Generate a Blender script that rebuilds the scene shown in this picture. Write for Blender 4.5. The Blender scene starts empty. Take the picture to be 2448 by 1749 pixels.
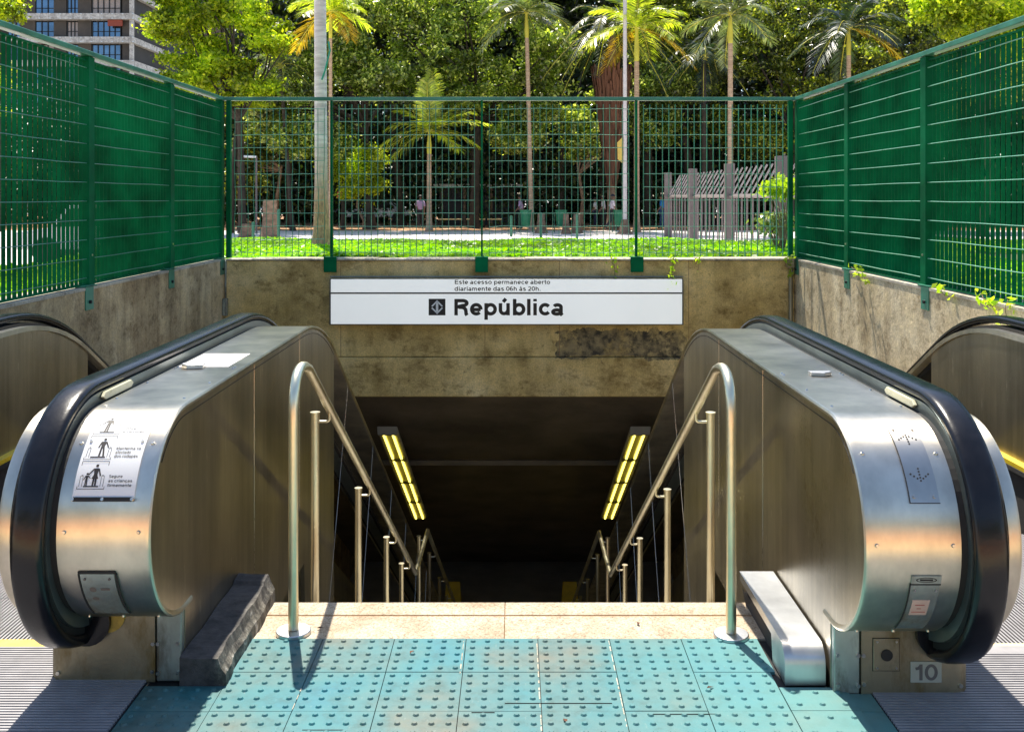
import bpy, math, random
import numpy as np
from mathutils import Vector, Matrix
R_ = math.radians
random.seed(7); rng = np.random.default_rng(7)
scene = bpy.context.scene
COL = scene.collection
FPX, CX, HY, CZ = 2400.0, 1230.0, 472.0, 1.56   # photo measurements: focal in px, vanishing point, eye height

# ------------------------------------------------------------------ materials
def new_mat(name):
    m = bpy.data.materials.new(name); m.use_nodes = True
    nt = m.node_tree; nt.nodes.clear()
    return m, nt, nt.nodes, nt.links
def N(nodes, t, **kw):
    n = nodes.new(t)
    for k, v in kw.items():
        if k in n.inputs.keys(): n.inputs[k].default_value = v
        else: setattr(n, k, v)
    return n
def c4(c): return (c[0], c[1], c[2], 1)
def pos_noise(nt, scale=(1,1,1), nscale=5.0, detail=6.0, rough=.6):
    n, l = nt.nodes, nt.links
    g = n.new('ShaderNodeNewGeometry'); mp = n.new('ShaderNodeMapping'); mp.inputs['Scale'].default_value = scale
    l.new(g.outputs['Position'], mp.inputs['Vector'])
    t = n.new('ShaderNodeTexNoise'); t.inputs['Scale'].default_value = nscale; t.inputs['Detail'].default_value = detail; t.inputs['Roughness'].default_value = rough
    l.new(mp.outputs[0], t.inputs['Vector'])
    return t
def ramp(nt, src, stops):
    r = nt.nodes.new('ShaderNodeValToRGB'); nt.links.new(src, r.inputs[0])
    e = r.color_ramp.elements
    while len(e) < len(stops): e.new(.5)
    for i, (p, c) in enumerate(stops): e[i].position = p; e[i].color = c4(c) if len(c) == 3 else c
    return r
def mixc(nt, fac, a, b, mode='MIX'):
    m = nt.nodes.new('ShaderNodeMix'); m.data_type = 'RGBA'; m.blend_type = mode
    if hasattr(fac, 'type') or hasattr(fac, 'links'): nt.links.new(fac, m.inputs[0])
    else: m.inputs[0].default_value = fac
    for i, v in ((6, a), (7, b)):
        if isinstance(v, tuple): m.inputs[i].default_value = c4(v)
        else: nt.links.new(v, m.inputs[i])
    return m.outputs[2]
def simple(name, col, rough=.5, metal=0.0, var=.15, nscale=8, bump=0.0, bscale=60, stretch=(1,1,1), rvar=.1, spec=.5, coat=0):
    m, nt, n, l = new_mat(name)
    out = n.new('ShaderNodeOutputMaterial'); p = n.new('ShaderNodeBsdfPrincipled'); l.new(p.outputs[0], out.inputs[0])
    t = pos_noise(nt, stretch, nscale)
    a = tuple(max(0, x*(1-var)) for x in col); b = tuple(x*(1+var) for x in col)
    r = ramp(nt, t.outputs[0], [(.3, a), (.7, b)]); l.new(r.outputs[0], p.inputs['Base Color'])
    p.inputs['Metallic'].default_value = metal; p.inputs['Specular IOR Level'].default_value = spec
    p.inputs['Coat Weight'].default_value = coat
    rr = n.new('ShaderNodeMapRange'); l.new(t.outputs[0], rr.inputs[0]); rr.inputs[3].default_value = max(.02, rough-rvar); rr.inputs[4].default_value = min(1, rough+rvar)
    l.new(rr.outputs[0], p.inputs['Roughness'])
    if bump:
        b2 = pos_noise(nt, stretch, bscale, 4); bp = n.new('ShaderNodeBump'); bp.inputs['Strength'].default_value = bump; bp.inputs['Distance'].default_value = .01
        l.new(b2.outputs[0], bp.inputs['Height']); l.new(bp.outputs[0], p.inputs['Normal'])
    return m
def steel(name, col, rough, brush=(1,1,1), bump=.05, dirt=None, dscale=3.0, aniso=0, tang=(1,0,0)):
    m, nt, n, l = new_mat(name)
    out = n.new('ShaderNodeOutputMaterial'); p = n.new('ShaderNodeBsdfPrincipled'); l.new(p.outputs[0], out.inputs[0])
    if aniso:
        p.inputs['Anisotropic'].default_value = aniso; cb = n.new('ShaderNodeCombineXYZ')
        for i_ in range(3): cb.inputs[i_].default_value = tang[i_]
        l.new(cb.outputs[0], p.inputs['Tangent'])
    big = pos_noise(nt, (1,1,.6), dscale, 5); fine = pos_noise(nt, brush, 60, 3)
    r = ramp(nt, big.outputs[0], [(.32, tuple(x*.66 for x in col)), (.68, tuple(min(1, x*1.14) for x in col))])
    colo = r.outputs[0]
    if aniso and tang == (0,0,1):
        sc = pos_noise(nt, (6,6,.8), 5, 9, .8); scr_ = ramp(nt, sc.outputs[0], [(.60, (0,0,0)), (.66, (.6,.6,.6)), (.70, (0,0,0))])
        colo = mixc(nt, scr_.outputs[0], colo, (.95,.9,.8))
        vs_ = pos_noise(nt, (3,3,.12), 3, 7, .7); vr_ = ramp(nt, vs_.outputs[0], [(.33, (.74,.72,.68)), (.62, (1.1,1.08,1.02))])
        colo = mixc(nt, 1, colo, vr_.outputs[0], 'MULTIPLY')
    if dirt:
        d = pos_noise(nt, (1,1,.35), 9, 8, .7); dr = ramp(nt, d.outputs[0], [(.48, (0,0,0)), (.68, (1,1,1))])
        colo = mixc(nt, dr.outputs[0], colo, dirt)
        l.new(ramp(nt, dr.outputs[0], [(0, (1,1,1)), (1, (.35,.35,.35))]).outputs[0], p.inputs['Metallic'])
    else: p.inputs['Metallic'].default_value = 1
    l.new(colo, p.inputs['Base Color'])
    mr = n.new('ShaderNodeMapRange'); l.new(fine.outputs[0], mr.inputs[0]); mr.inputs[3].default_value = rough*.7; mr.inputs[4].default_value = rough*1.35
    # faint scratches and smears raise the roughness locally
    sm = pos_noise(nt, (1,1,1), 1.7, 8, .65); ad = n.new('ShaderNodeMath'); ad.operation = 'MULTIPLY_ADD'; l.new(sm.outputs[0], ad.inputs[0]); ad.inputs[1].default_value = .16; l.new(mr.outputs[0], ad.inputs[2])
    l.new(ad.outputs[0], p.inputs['Roughness'])
    bp = n.new('ShaderNodeBump'); bp.inputs['Strength'].default_value = bump; bp.inputs['Distance'].default_value = .004
    l.new(fine.outputs[0], bp.inputs['Height']); l.new(bp.outputs[0], p.inputs['Normal'])
    return m
def leafmat(name, cols, trans=.45, rough=.35, spec=.5, tcol=(1.6,1.7,.6)):
    m, nt, n, l = new_mat(name)
    out = n.new('ShaderNodeOutputMaterial')
    g = n.new('ShaderNodeNewGeometry')
    k = len(cols); r = ramp(nt, g.outputs['Random Per Island'], [((i/(k-1))**.62, c) for i, c in enumerate(cols)])
    t = pos_noise(nt, (1,1,1), .55, 3); r2 = ramp(nt, t.outputs[0], [(.38, (.5,.5,.5)), (.62, (1.5,1.45,1.2))])
    col = mixc(nt, 1.0, r.outputs[0], r2.outputs[0], 'MULTIPLY')
    p = n.new('ShaderNodeBsdfPrincipled'); l.new(col, p.inputs['Base Color']); p.inputs['Roughness'].default_value = rough; p.inputs['Specular IOR Level'].default_value = spec
    tr = n.new('ShaderNodeBsdfTranslucent'); l.new(mixc(nt, 1.0, col, tcol, 'MULTIPLY'), tr.inputs[0])
    mx = n.new('ShaderNodeMixShader'); mx.inputs[0].default_value = trans; l.new(p.outputs[0], mx.inputs[1]); l.new(tr.outputs[0], mx.inputs[2]); l.new(mx.outputs[0], out.inputs[0])
    return m
def concrete(name, c1, c2, c3, streak=.5, mould=None, bump=.35):
    m, nt, n, l = new_mat(name)
    out = n.new('ShaderNodeOutputMaterial'); p = n.new('ShaderNodeBsdfPrincipled'); l.new(p.outputs[0], out.inputs[0])
    big = pos_noise(nt, (1,1,1), 1.6, 8, .65); r = ramp(nt, big.outputs[0], [(.3, c1), (.52, c2), (.72, c3)])
    col = r.outputs[0]
    st = pos_noise(nt, (1,1,.09), 5, 7, .7); sr = ramp(nt, st.outputs[0], [(.38, (1,1,1)), (.66, (.42,.40,.38))])
    col = mixc(nt, streak, col, sr.outputs[0], 'MULTIPLY')
    sp = pos_noise(nt, (1,1,1), 11, 6, .7); spr = ramp(nt, sp.outputs[0], [(.30, (.28,.24,.2)), (.42, (1,1,1))])
    col = mixc(nt, .75, col, spr.outputs[0], 'MULTIPLY')
    bl = pos_noise(nt, (1,1,1.6), 3.2, 9, .78); blr = ramp(nt, bl.outputs[0], [(.36, (.50,.46,.40)), (.48, (1,1,1)), (.64, (1.22,1.2,1.12))])
    col = mixc(nt, .9, col, blr.outputs[0], 'MULTIPLY')
    gr = pos_noise(nt, (1,1,1), 70, 4, .8); grr = ramp(nt, gr.outputs[0], [(.35, (.72,.72,.72)), (.6, (1.12,1.12,1.12))])
    col = mixc(nt, 1, col, grr.outputs[0], 'MULTIPLY')
    if mould:   # a rectangular mouldy patch of its own shape: x0,x1,z0,z1
        g = n.new('ShaderNodeNewGeometry'); s = n.new('ShaderNodeSeparateXYZ'); l.new(g.outputs['Position'], s.inputs[0])
        wob = pos_noise(nt, (1,1,1), 6, 5)
        def band(o, a, b):
            ad = n.new('ShaderNodeMath'); ad.operation = 'MULTIPLY_ADD'; l.new(wob.outputs[0], ad.inputs[0]); ad.inputs[1].default_value = .26; l.new(o, ad.inputs[2])
            m1 = n.new('ShaderNodeMath'); m1.operation = 'GREATER_THAN'; l.new(ad.outputs[0], m1.inputs[0]); m1.inputs[1].default_value = a+.13
            m2 = n.new('ShaderNodeMath'); m2.operation = 'LESS_THAN'; l.new(ad.outputs[0], m2.inputs[0]); m2.inputs[1].default_value = b+.13
            mm = n.new('ShaderNodeMath'); mm.operation = 'MULTIPLY'; l.new(m1.outputs[0], mm.inputs[0]); l.new(m2.outputs[0], mm.inputs[1]); return mm.outputs[0]
        mm = n.new('ShaderNodeMath'); mm.operation = 'MULTIPLY'; l.new(band(s.outputs[0], mould[0], mould[1]), mm.inputs[0]); l.new(band(s.outputs[2], mould[2], mould[3]), mm.inputs[1])
        blot = pos_noise(nt, (1,1,1), 9, 6, .7); br = ramp(nt, blot.outputs[0], [(.4, (.06,.052,.04)), (.6, (.30,.23,.12))])
        fz = pos_noise(nt, (1,1,1), 5, 8, .75); fr = ramp(nt, fz.outputs[0], [(.36, (0,0,0)), (.52, (1,1,1))])
        m3 = n.new('ShaderNodeMath'); m3.operation = 'MULTIPLY'; l.new(mm.outputs[0], m3.inputs[0]); l.new(fr.outputs[0], m3.inputs[1])
        col = mixc(nt, m3.outputs[0], col, br.outputs[0])
    l.new(col, p.inputs['Base Color']); p.inputs['Roughness'].default_value = .92; p.inputs['Specular IOR Level'].default_value = .2
    bp = n.new('ShaderNodeBump'); bp.inputs['Strength'].default_value = bump; bp.inputs['Distance'].default_value = .02
    l.new(sp.outputs[0], bp.inputs['Height']); l.new(bp.outputs[0], p.inputs['Normal'])
    return m
def emit(name, col, s):
    m, nt, n, l = new_mat(name)
    out = n.new('ShaderNodeOutputMaterial'); e = n.new('ShaderNodeEmission'); e.inputs[0].default_value = c4(col); e.inputs[1].default_value = s; l.new(e.outputs[0], out.inputs[0]); return m

M = {}
M['steel_side'] = steel('steel_side', (.52,.47,.385), .22, (30,30,.6), .08, None, 2.2, .6, (0,0,1))
M['steel_roll'] = steel('steel_roll', (.80,.72,.58), .29, (.5,40,40), .05, None, 5, .85)
M['steel_tube'] = steel('steel_tube', (.98,.84,.60), .26, (1,1,1), .03)
M['steel_dull'] = steel('steel_dull', (.38,.345,.25), .40, (1,1,1), .15, (.16,.105,.03), 3)
M['steel_dull2'] = steel('steel_dull2', (.44,.50,.47), .42, (1,1,1), .12, (.10,.08,.05), 5)
M['steel_cover'] = steel('steel_cover', (.72,.72,.72), .3, (40,1,1), .05)
M['rubber'] = simple('handrail_rubber', (.006,.006,.008), .24, 0, .4, 20, .05, spec=.42, rvar=.08)
M['dark'] = simple('dark_gap', (.012,.012,.012), .7)
M['green'] = simple('green_paint', (.001,.125,.045), .6, 0, .5, 2.2, .08, 40, (1,1,1), .1, .08)
M['wire_lit'] = simple('wire_green_sunlit', (.20,.48,.33), .3, 0, .15, 8)  # paler fence green: the wires' lit brightness is in the colour
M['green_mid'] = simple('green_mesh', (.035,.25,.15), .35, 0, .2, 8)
M['green_cap'] = simple('green_lit_tone', (.045,.22,.14), .34, 0, .3, 5, .05, 50)  # same fence green made lighter; the lit rail tops are coloured in
M['wall_back'] = concrete('wall_back', (.38,.26,.085), (.72,.53,.22), (.84,.67,.35), .45, (.42, 1.72, -.05, .22))
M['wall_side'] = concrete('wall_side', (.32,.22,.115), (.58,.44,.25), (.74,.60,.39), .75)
M['wall_side_lit'] = concrete('wall_side_sunlit', (.46,.35,.20), (.74,.60,.38), (.90,.77,.54), .5)  # paler copy of the left wall's concrete; sunlit brightness put into the colour
M['cope'] = concrete('wall_cope', (.38,.33,.25), (.50,.45,.36), (.6,.55,.46), .1)
M['tunnel'] = simple('tunnel_concrete', (.20,.165,.125), .9, 0, .35, 1.5, .2, 20)
M['granite'] = None
M['black'] = simple('black_paint', (.015,.015,.015), .45)
M['ink'] = simple('ink', (.022,.017,.014), .5)
M['white'] = simple('white_plate', (.78,.80,.80), .35, 0, .03)
M['screw'] = steel('screw_steel', (.7,.68,.62), .2)
M['grey_paint'] = simple('grey_fence_paint', (.15,.125,.12), .5, 0, .15, 6)
M['yellow'] = simple('yellow_paint', (.75,.52,.02), .45, 0, .15, 12)
M['rib'] = simple('aluminium_rib', (.33,.32,.335), .5, .1, .12, 14, .05, 80)
M['ribgap'] = simple('rib_gap', (.02,.022,.03), .7, .1)
M['asphalt'] = simple('broken_mortar', (.10,.095,.09), .85, 0, .5, 14, .9, 30)

def tactile_mat():
    m, nt, n, l = new_mat('tactile_rubber')
    out = n.new('ShaderNodeOutputMaterial'); p = n.new('ShaderNodeBsdfPrincipled'); l.new(p.outputs[0], out.inputs[0])
    a = pos_noise(nt, (1,1,1), 2.3, 6, .6); r = ramp(nt, a.outputs[0], [(.3, (.014,.155,.20)), (.42, (.026,.16,.18)), (.55, (.06,.15,.15)), (.70, (.12,.13,.10))])
    b = pos_noise(nt, (1,1,1), 14, 8, .75); br = ramp(nt, b.outputs[0], [(.28, (.55,.6,.55)), (.5, (1,1,1)), (.74, (1.25,1.15,1.1))])
    col = mixc(nt, 1, r.outputs[0], br.outputs[0], 'MULTIPLY')
    s = pos_noise(nt, (3,1,1), 34, 8, .8); sr = ramp(nt, s.outputs[0], [(.60, (0,0,0)), (.74, (1,1,1))])
    col = mixc(nt, sr.outputs[0], col, (.24,.29,.26))
    # tile colour grows lighter toward the right edge
    g = n.new('ShaderNodeNewGeometry'); sx = n.new('ShaderNodeSeparateXYZ'); l.new(g.outputs['Position'], sx.inputs[0])
    gt = n.new('ShaderNodeMapRange'); l.new(sx.outputs[0], gt.inputs[0]); gt.inputs[1].default_value = .2; gt.inputs[2].default_value = .9; gt.inputs[3].default_value = 0; gt.inputs[4].default_value = .42
    col = mixc(nt, gt.outputs[0], col, (.15,.33,.31))
    l.new(col, p.inputs['Base Color']); p.inputs['Roughness'].default_value = .55
    bp = n.new('ShaderNodeBump'); bp.inputs['Strength'].default_value = .15; bp.inputs['Distance'].default_value = .004; l.new(b.outputs[0], bp.inputs['Height']); l.new(bp.outputs[0], p.inputs['Normal'])
    return m
M['tactile'] = tactile_mat()
def granite_mat():
    m, nt, n, l = new_mat('beige_granite')
    out = n.new('ShaderNodeOutputMaterial'); p = n.new('ShaderNodeBsdfPrincipled'); l.new(p.outputs[0], out.inputs[0])
    v = pos_noise(nt, (1,1,1), 130, 3, .8); r = ramp(nt, v.outputs[0], [(.36, (.16,.11,.06)), (.46, (.40,.32,.22)), (.6, (.52,.44,.33))])
    b = pos_noise(nt, (1,1,1), 5, 7, .7); br = ramp(nt, b.outputs[0], [(.35, (.62,.52,.40)), (.55, (1,1,1))])
    l.new(mixc(nt, .8, r.outputs[0], br.outputs[0], 'MULTIPLY'), p.inputs['Base Color']); p.inputs['Roughness'].default_value = .6
    return m
M['granite'] = granite_mat()
M['groove'] = simple('granite_groove', (.28,.15,.06), .8, 0, .3, 30)
M['pave_red'] = simple('terracotta_paving', (.62,.25,.12), .8, 0, .25, 1.2)
M['pave'] = simple('pale_paving', (.66,.60,.54), .85, 0, .12, .8, .1, 20)
M['path'] = simple('park_path', (.74,.68,.64), .9, 0, .10, .35)
M['soil'] = None
def soil_mat():
    m, nt, n, l = new_mat('leafy_soil')
    out = n.new('ShaderNodeOutputMaterial'); p = n.new('ShaderNodeBsdfPrincipled'); l.new(p.outputs[0], out.inputs[0])
    v = pos_noise(nt, (1,.35,1), 1.1, 8, .75); r = ramp(nt, v.outputs[0], [(.36, (.10,.05,.02)), (.5, (.38,.19,.08)), (.62, (.62,.42,.28))])
    l.new(r.outputs[0], p.inputs['Base Color']); p.inputs['Roughness'].default_value = .95
    return m
M['soil'] = soil_mat()
M['bark_pale'] = None
def bark(name, c1, c2, ring=9.0, lowc=None, zsplit=0):
    m, nt, n, l = new_mat(name)
    out = n.new('ShaderNodeOutputMaterial'); p = n.new('ShaderNodeBsdfPrincipled'); l.new(p.outputs[0], out.inputs[0])
    v = pos_noise(nt, (1,1,ring), 3, 7, .7); r = ramp(nt, v.outputs[0], [(.35, c1), (.65, c2)]); col = r.outputs[0]
    if lowc:
        g = n.new('ShaderNodeNewGeometry'); sx = n.new('ShaderNodeSeparateXYZ'); l.new(g.outputs['Position'], sx.inputs[0])
        mr = n.new('ShaderNodeMapRange'); l.new(sx.outputs[2], mr.inputs[0]); mr.inputs[1].default_value = zsplit-.4; mr.inputs[2].default_value = zsplit+.5; mr.inputs[3].default_value = 1; mr.inputs[4].default_value = 0
        v2 = pos_noise(nt, (14,14,3), 3, 7, .8); r2 = ramp(nt, v2.outputs[0], [(.4, tuple(x*.4 for x in lowc)), (.65, lowc)])
        col = mixc(nt, mr.outputs[0], col, r2.outputs[0])
    l.new(col, p.inputs['Base Color']); p.inputs['Roughness'].default_value = .85
    bp = n.new('ShaderNodeBump'); bp.inputs['Strength'].default_value = .4; bp.inputs['Distance'].default_value = .02; l.new(v.outputs[0], bp.inputs['Height']); l.new(bp.outputs[0], p.inputs['Normal'])
    return m
M['bark_pale'] = bark('pale_palm_bark', (.50,.46,.45), (.82,.78,.76), 6, (.80,.45,.28), 1.85)
M['bark_palm'] = bark('palm_bark', (.28,.18,.11), (.55,.40,.27), 8)
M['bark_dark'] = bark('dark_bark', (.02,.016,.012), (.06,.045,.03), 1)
M['bark_brown'] = bark('brown_bark', (.10,.065,.04), (.30,.20,.13), 2)
M['shaft'] = simple('palm_crownshaft', (.55,.50,.06), .45, 0, .2, 2)
M['dry'] = simple('dry_palm_skirt', (.13,.055,.03), .9, 0, .5, 1.2, .3, 20, (8,8,.5))
M['leaf_lime'] = leafmat('leaf_lime', [(.12,.21,.01), (.34,.44,.02), (.68,.72,.05)], .5, .45, .4)
M['leaf_gloss'] = leafmat('leaf_gloss', [(.04,.08,.01), (.20,.29,.035), (.74,.80,.27)], .42, .28, .8)
M['leaf_olive'] = leafmat('leaf_olive', [(.022,.045,.006), (.14,.19,.02), (.50,.52,.08)], .4, .35, .7)
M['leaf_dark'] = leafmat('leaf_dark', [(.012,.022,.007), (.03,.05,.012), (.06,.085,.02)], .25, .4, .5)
M['leaf_ground'] = leafmat('leaf_ground', [(.10,.27,.006), (.20,.42,.010), (.34,.54,.02)], .45, .4, .4, (1.4,1.5,.5))
M['leaf_vine'] = leafmat('leaf_vine', [(.25,.42,.02), (.45,.55,.05)], .45, .4, .4)
M['frond_bright'] = leafmat('frond_bright', [(.20,.30,.02), (.42,.50,.04), (.70,.70,.12)], .5, .32, .8)
M['frond_grey'] = leafmat('frond_grey', [(.06,.10,.04), (.14,.18,.09), (.22,.25,.14)], .35, .3, 1.0)
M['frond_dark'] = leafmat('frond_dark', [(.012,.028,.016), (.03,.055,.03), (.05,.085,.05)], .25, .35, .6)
M['frond_orange'] = leafmat('frond_orange', [(.34,.22,.02), (.55,.36,.04)], .5, .5, .3)

# ------------------------------------------------------------------ mesh builder
class MB:
    def __init__(s): s.v = []; s.f = []; s.m = []
    def add(s, vs, fs, mi=0):
        o = len(s.v); s.v += [tuple(v) for v in vs]; s.f += [tuple(i+o for i in f) for f in fs]; s.m += [mi]*len(fs)
    def box(s, x0, x1, y0, y1, z0, z1, mi=0):
        if x0 > x1: x0, x1 = x1, x0
        if y0 > y1: y0, y1 = y1, y0
        if z0 > z1: z0, z1 = z1, z0
        s.add([(x0,y0,z0),(x1,y0,z0),(x1,y1,z0),(x0,y1,z0),(x0,y0,z1),(x1,y0,z1),(x1,y1,z1),(x0,y1,z1)],
              [(0,3,2,1),(4,5,6,7),(0,1,5,4),(1,2,6,5),(2,3,7,6),(3,0,4,7)], mi)
    def tube(s, pts, r, seg=10, mi=0, cap=True):
        pts = [Vector(p) for p in pts]; rs = r if isinstance(r, (list, tuple)) else [r]*len(pts)
        rings = []; up = None
        for i, p in enumerate(pts):
            a = pts[max(0, i-1)]; b = pts[min(len(pts)-1, i+1)]; t = (b-a)
            t = t.normalized() if t.length > 1e-9 else Vector((0,0,1))
            if up is None:
                up = Vector((1,0,0)) if abs(t.x) < .9 else Vector((0,1,0))
            u = (up - t*up.dot(t)).normalized(); w = t.cross(u); up = u
            rings.append([p + (u*math.cos(2*math.pi*k/seg) + w*math.sin(2*math.pi*k/seg))*rs[i] for k in range(seg)])
        vs = [v for ring in rings for v in ring]; fs = []
        for i in range(len(pts)-1):
            for k in range(seg):
                a = i*seg+k; b = i*seg+(k+1)%seg; fs.append((a, b, b+seg, a+seg))
        if cap: fs.append(tuple(range(seg))[::-1]); fs.append(tuple(range((len(pts)-1)*seg, len(pts)*seg)))
        s.add(vs, fs, mi)
    def sweep(s, path, sec, mi=0, cap=True):   # path (y,z,ny,nz), sec closed [(x,off)]
        k = len(sec); vs = []
        for (y, z, ny, nz) in path:
            for (x, o) in sec: vs.append((x, y+ny*o, z+nz*o))
        fs = []
        for i in range(len(path)-1):
            for j in range(k):
                a = i*k+j; b = i*k+(j+1)%k; fs.append((a, b, b+k, a+k))
        if cap: fs.append(tuple(range(k))[::-1]); fs.append(tuple(range((len(path)-1)*k, len(path)*k)))
        s.add(vs, fs, mi)
    def cyl(s, c, r, h, axis='z', seg=20, mi=0):
        d = {'x': (h,0,0), 'y': (0,h,0), 'z': (0,0,h)}[axis]
        s.tube([c, (c[0]+d[0], c[1]+d[1], c[2]+d[2])], r, seg, mi)
    def poly(s, pts, n, t, mi=0):   # prism from 3d polygon pts, thickness vector n*t
        k = len(pts); a = [Vector(p) for p in pts]; b = [p+Vector(n)*t for p in a]
        s.add(a+b, [tuple(range(k)), tuple(range(k, 2*k))[::-1]] + [(i, i+k, (i+1)%k+k, (i+1)%k) for i in range(k)], mi)
    def build(s, name, mats, parent=None, bevel=0, smooth=None, base=None, fix=True, seg=2):
        if not isinstance(mats, (list, tuple)): mats = [mats]
        me = bpy.data.meshes.new(name)
        v = np.array(s.v, dtype=float)
        if parent is not None: off = np.array(ORG.get(parent.name, (0,0,0)))
        elif base is not None: off = np.array(base, dtype=float)
        else: off = np.array([(v[:,0].min()+v[:,0].max())/2, (v[:,1].min()+v[:,1].max())/2, v[:,2].min()])
        me.from_pydata([tuple(q) for q in (v-off)], [], s.f)
        for m in mats: me.materials.append(m)
        me.polygons.foreach_set('material_index', s.m)
        if fix:
            import bmesh
            bm = bmesh.new(); bm.from_mesh(me); bmesh.ops.recalc_face_normals(bm, faces=bm.faces); bm.to_mesh(me); bm.free()
        if smooth:
            me.polygons.foreach_set('use_smooth', [True]*len(me.polygons)); me.set_sharp_from_angle(angle=R_(smooth))
        me.update()
        o = bpy.data.objects.new(name, me); COL.objects.link(o)
        if parent is not None: o.parent = parent; ORG[o.name] = tuple(off)
        else: o.location = tuple(off); ORG[o.name] = tuple(off)
        if bevel:
            b = o.modifiers.new('bevel', 'BEVEL'); b.width = bevel; b.segments = seg; b.limit_method = 'ANGLE'; b.angle_limit = R_(40)
        return o
ORG = {}
def tag(o, label=None, cat=None, group=None, kind=None):
    if label: o['label'] = label
    if cat: o['category'] = cat
    if group: o['group'] = group
    if kind: o['kind'] = kind
    return o
def thing(name, loc, label, cat, group=None):
    o = bpy.data.objects.new(name, None); COL.objects.link(o); o.location = loc; o.empty_display_size = .2
    ORG[o.name] = tuple(loc); return tag(o, label, cat, group)
def struct(mb, name, mats, **k): return tag(mb.build(name, mats, **k), kind='structure')
def W(px, py, Y): return ((px-CX)*Y/FPX, Y, CZ-(py-HY)*Y/FPX)

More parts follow.
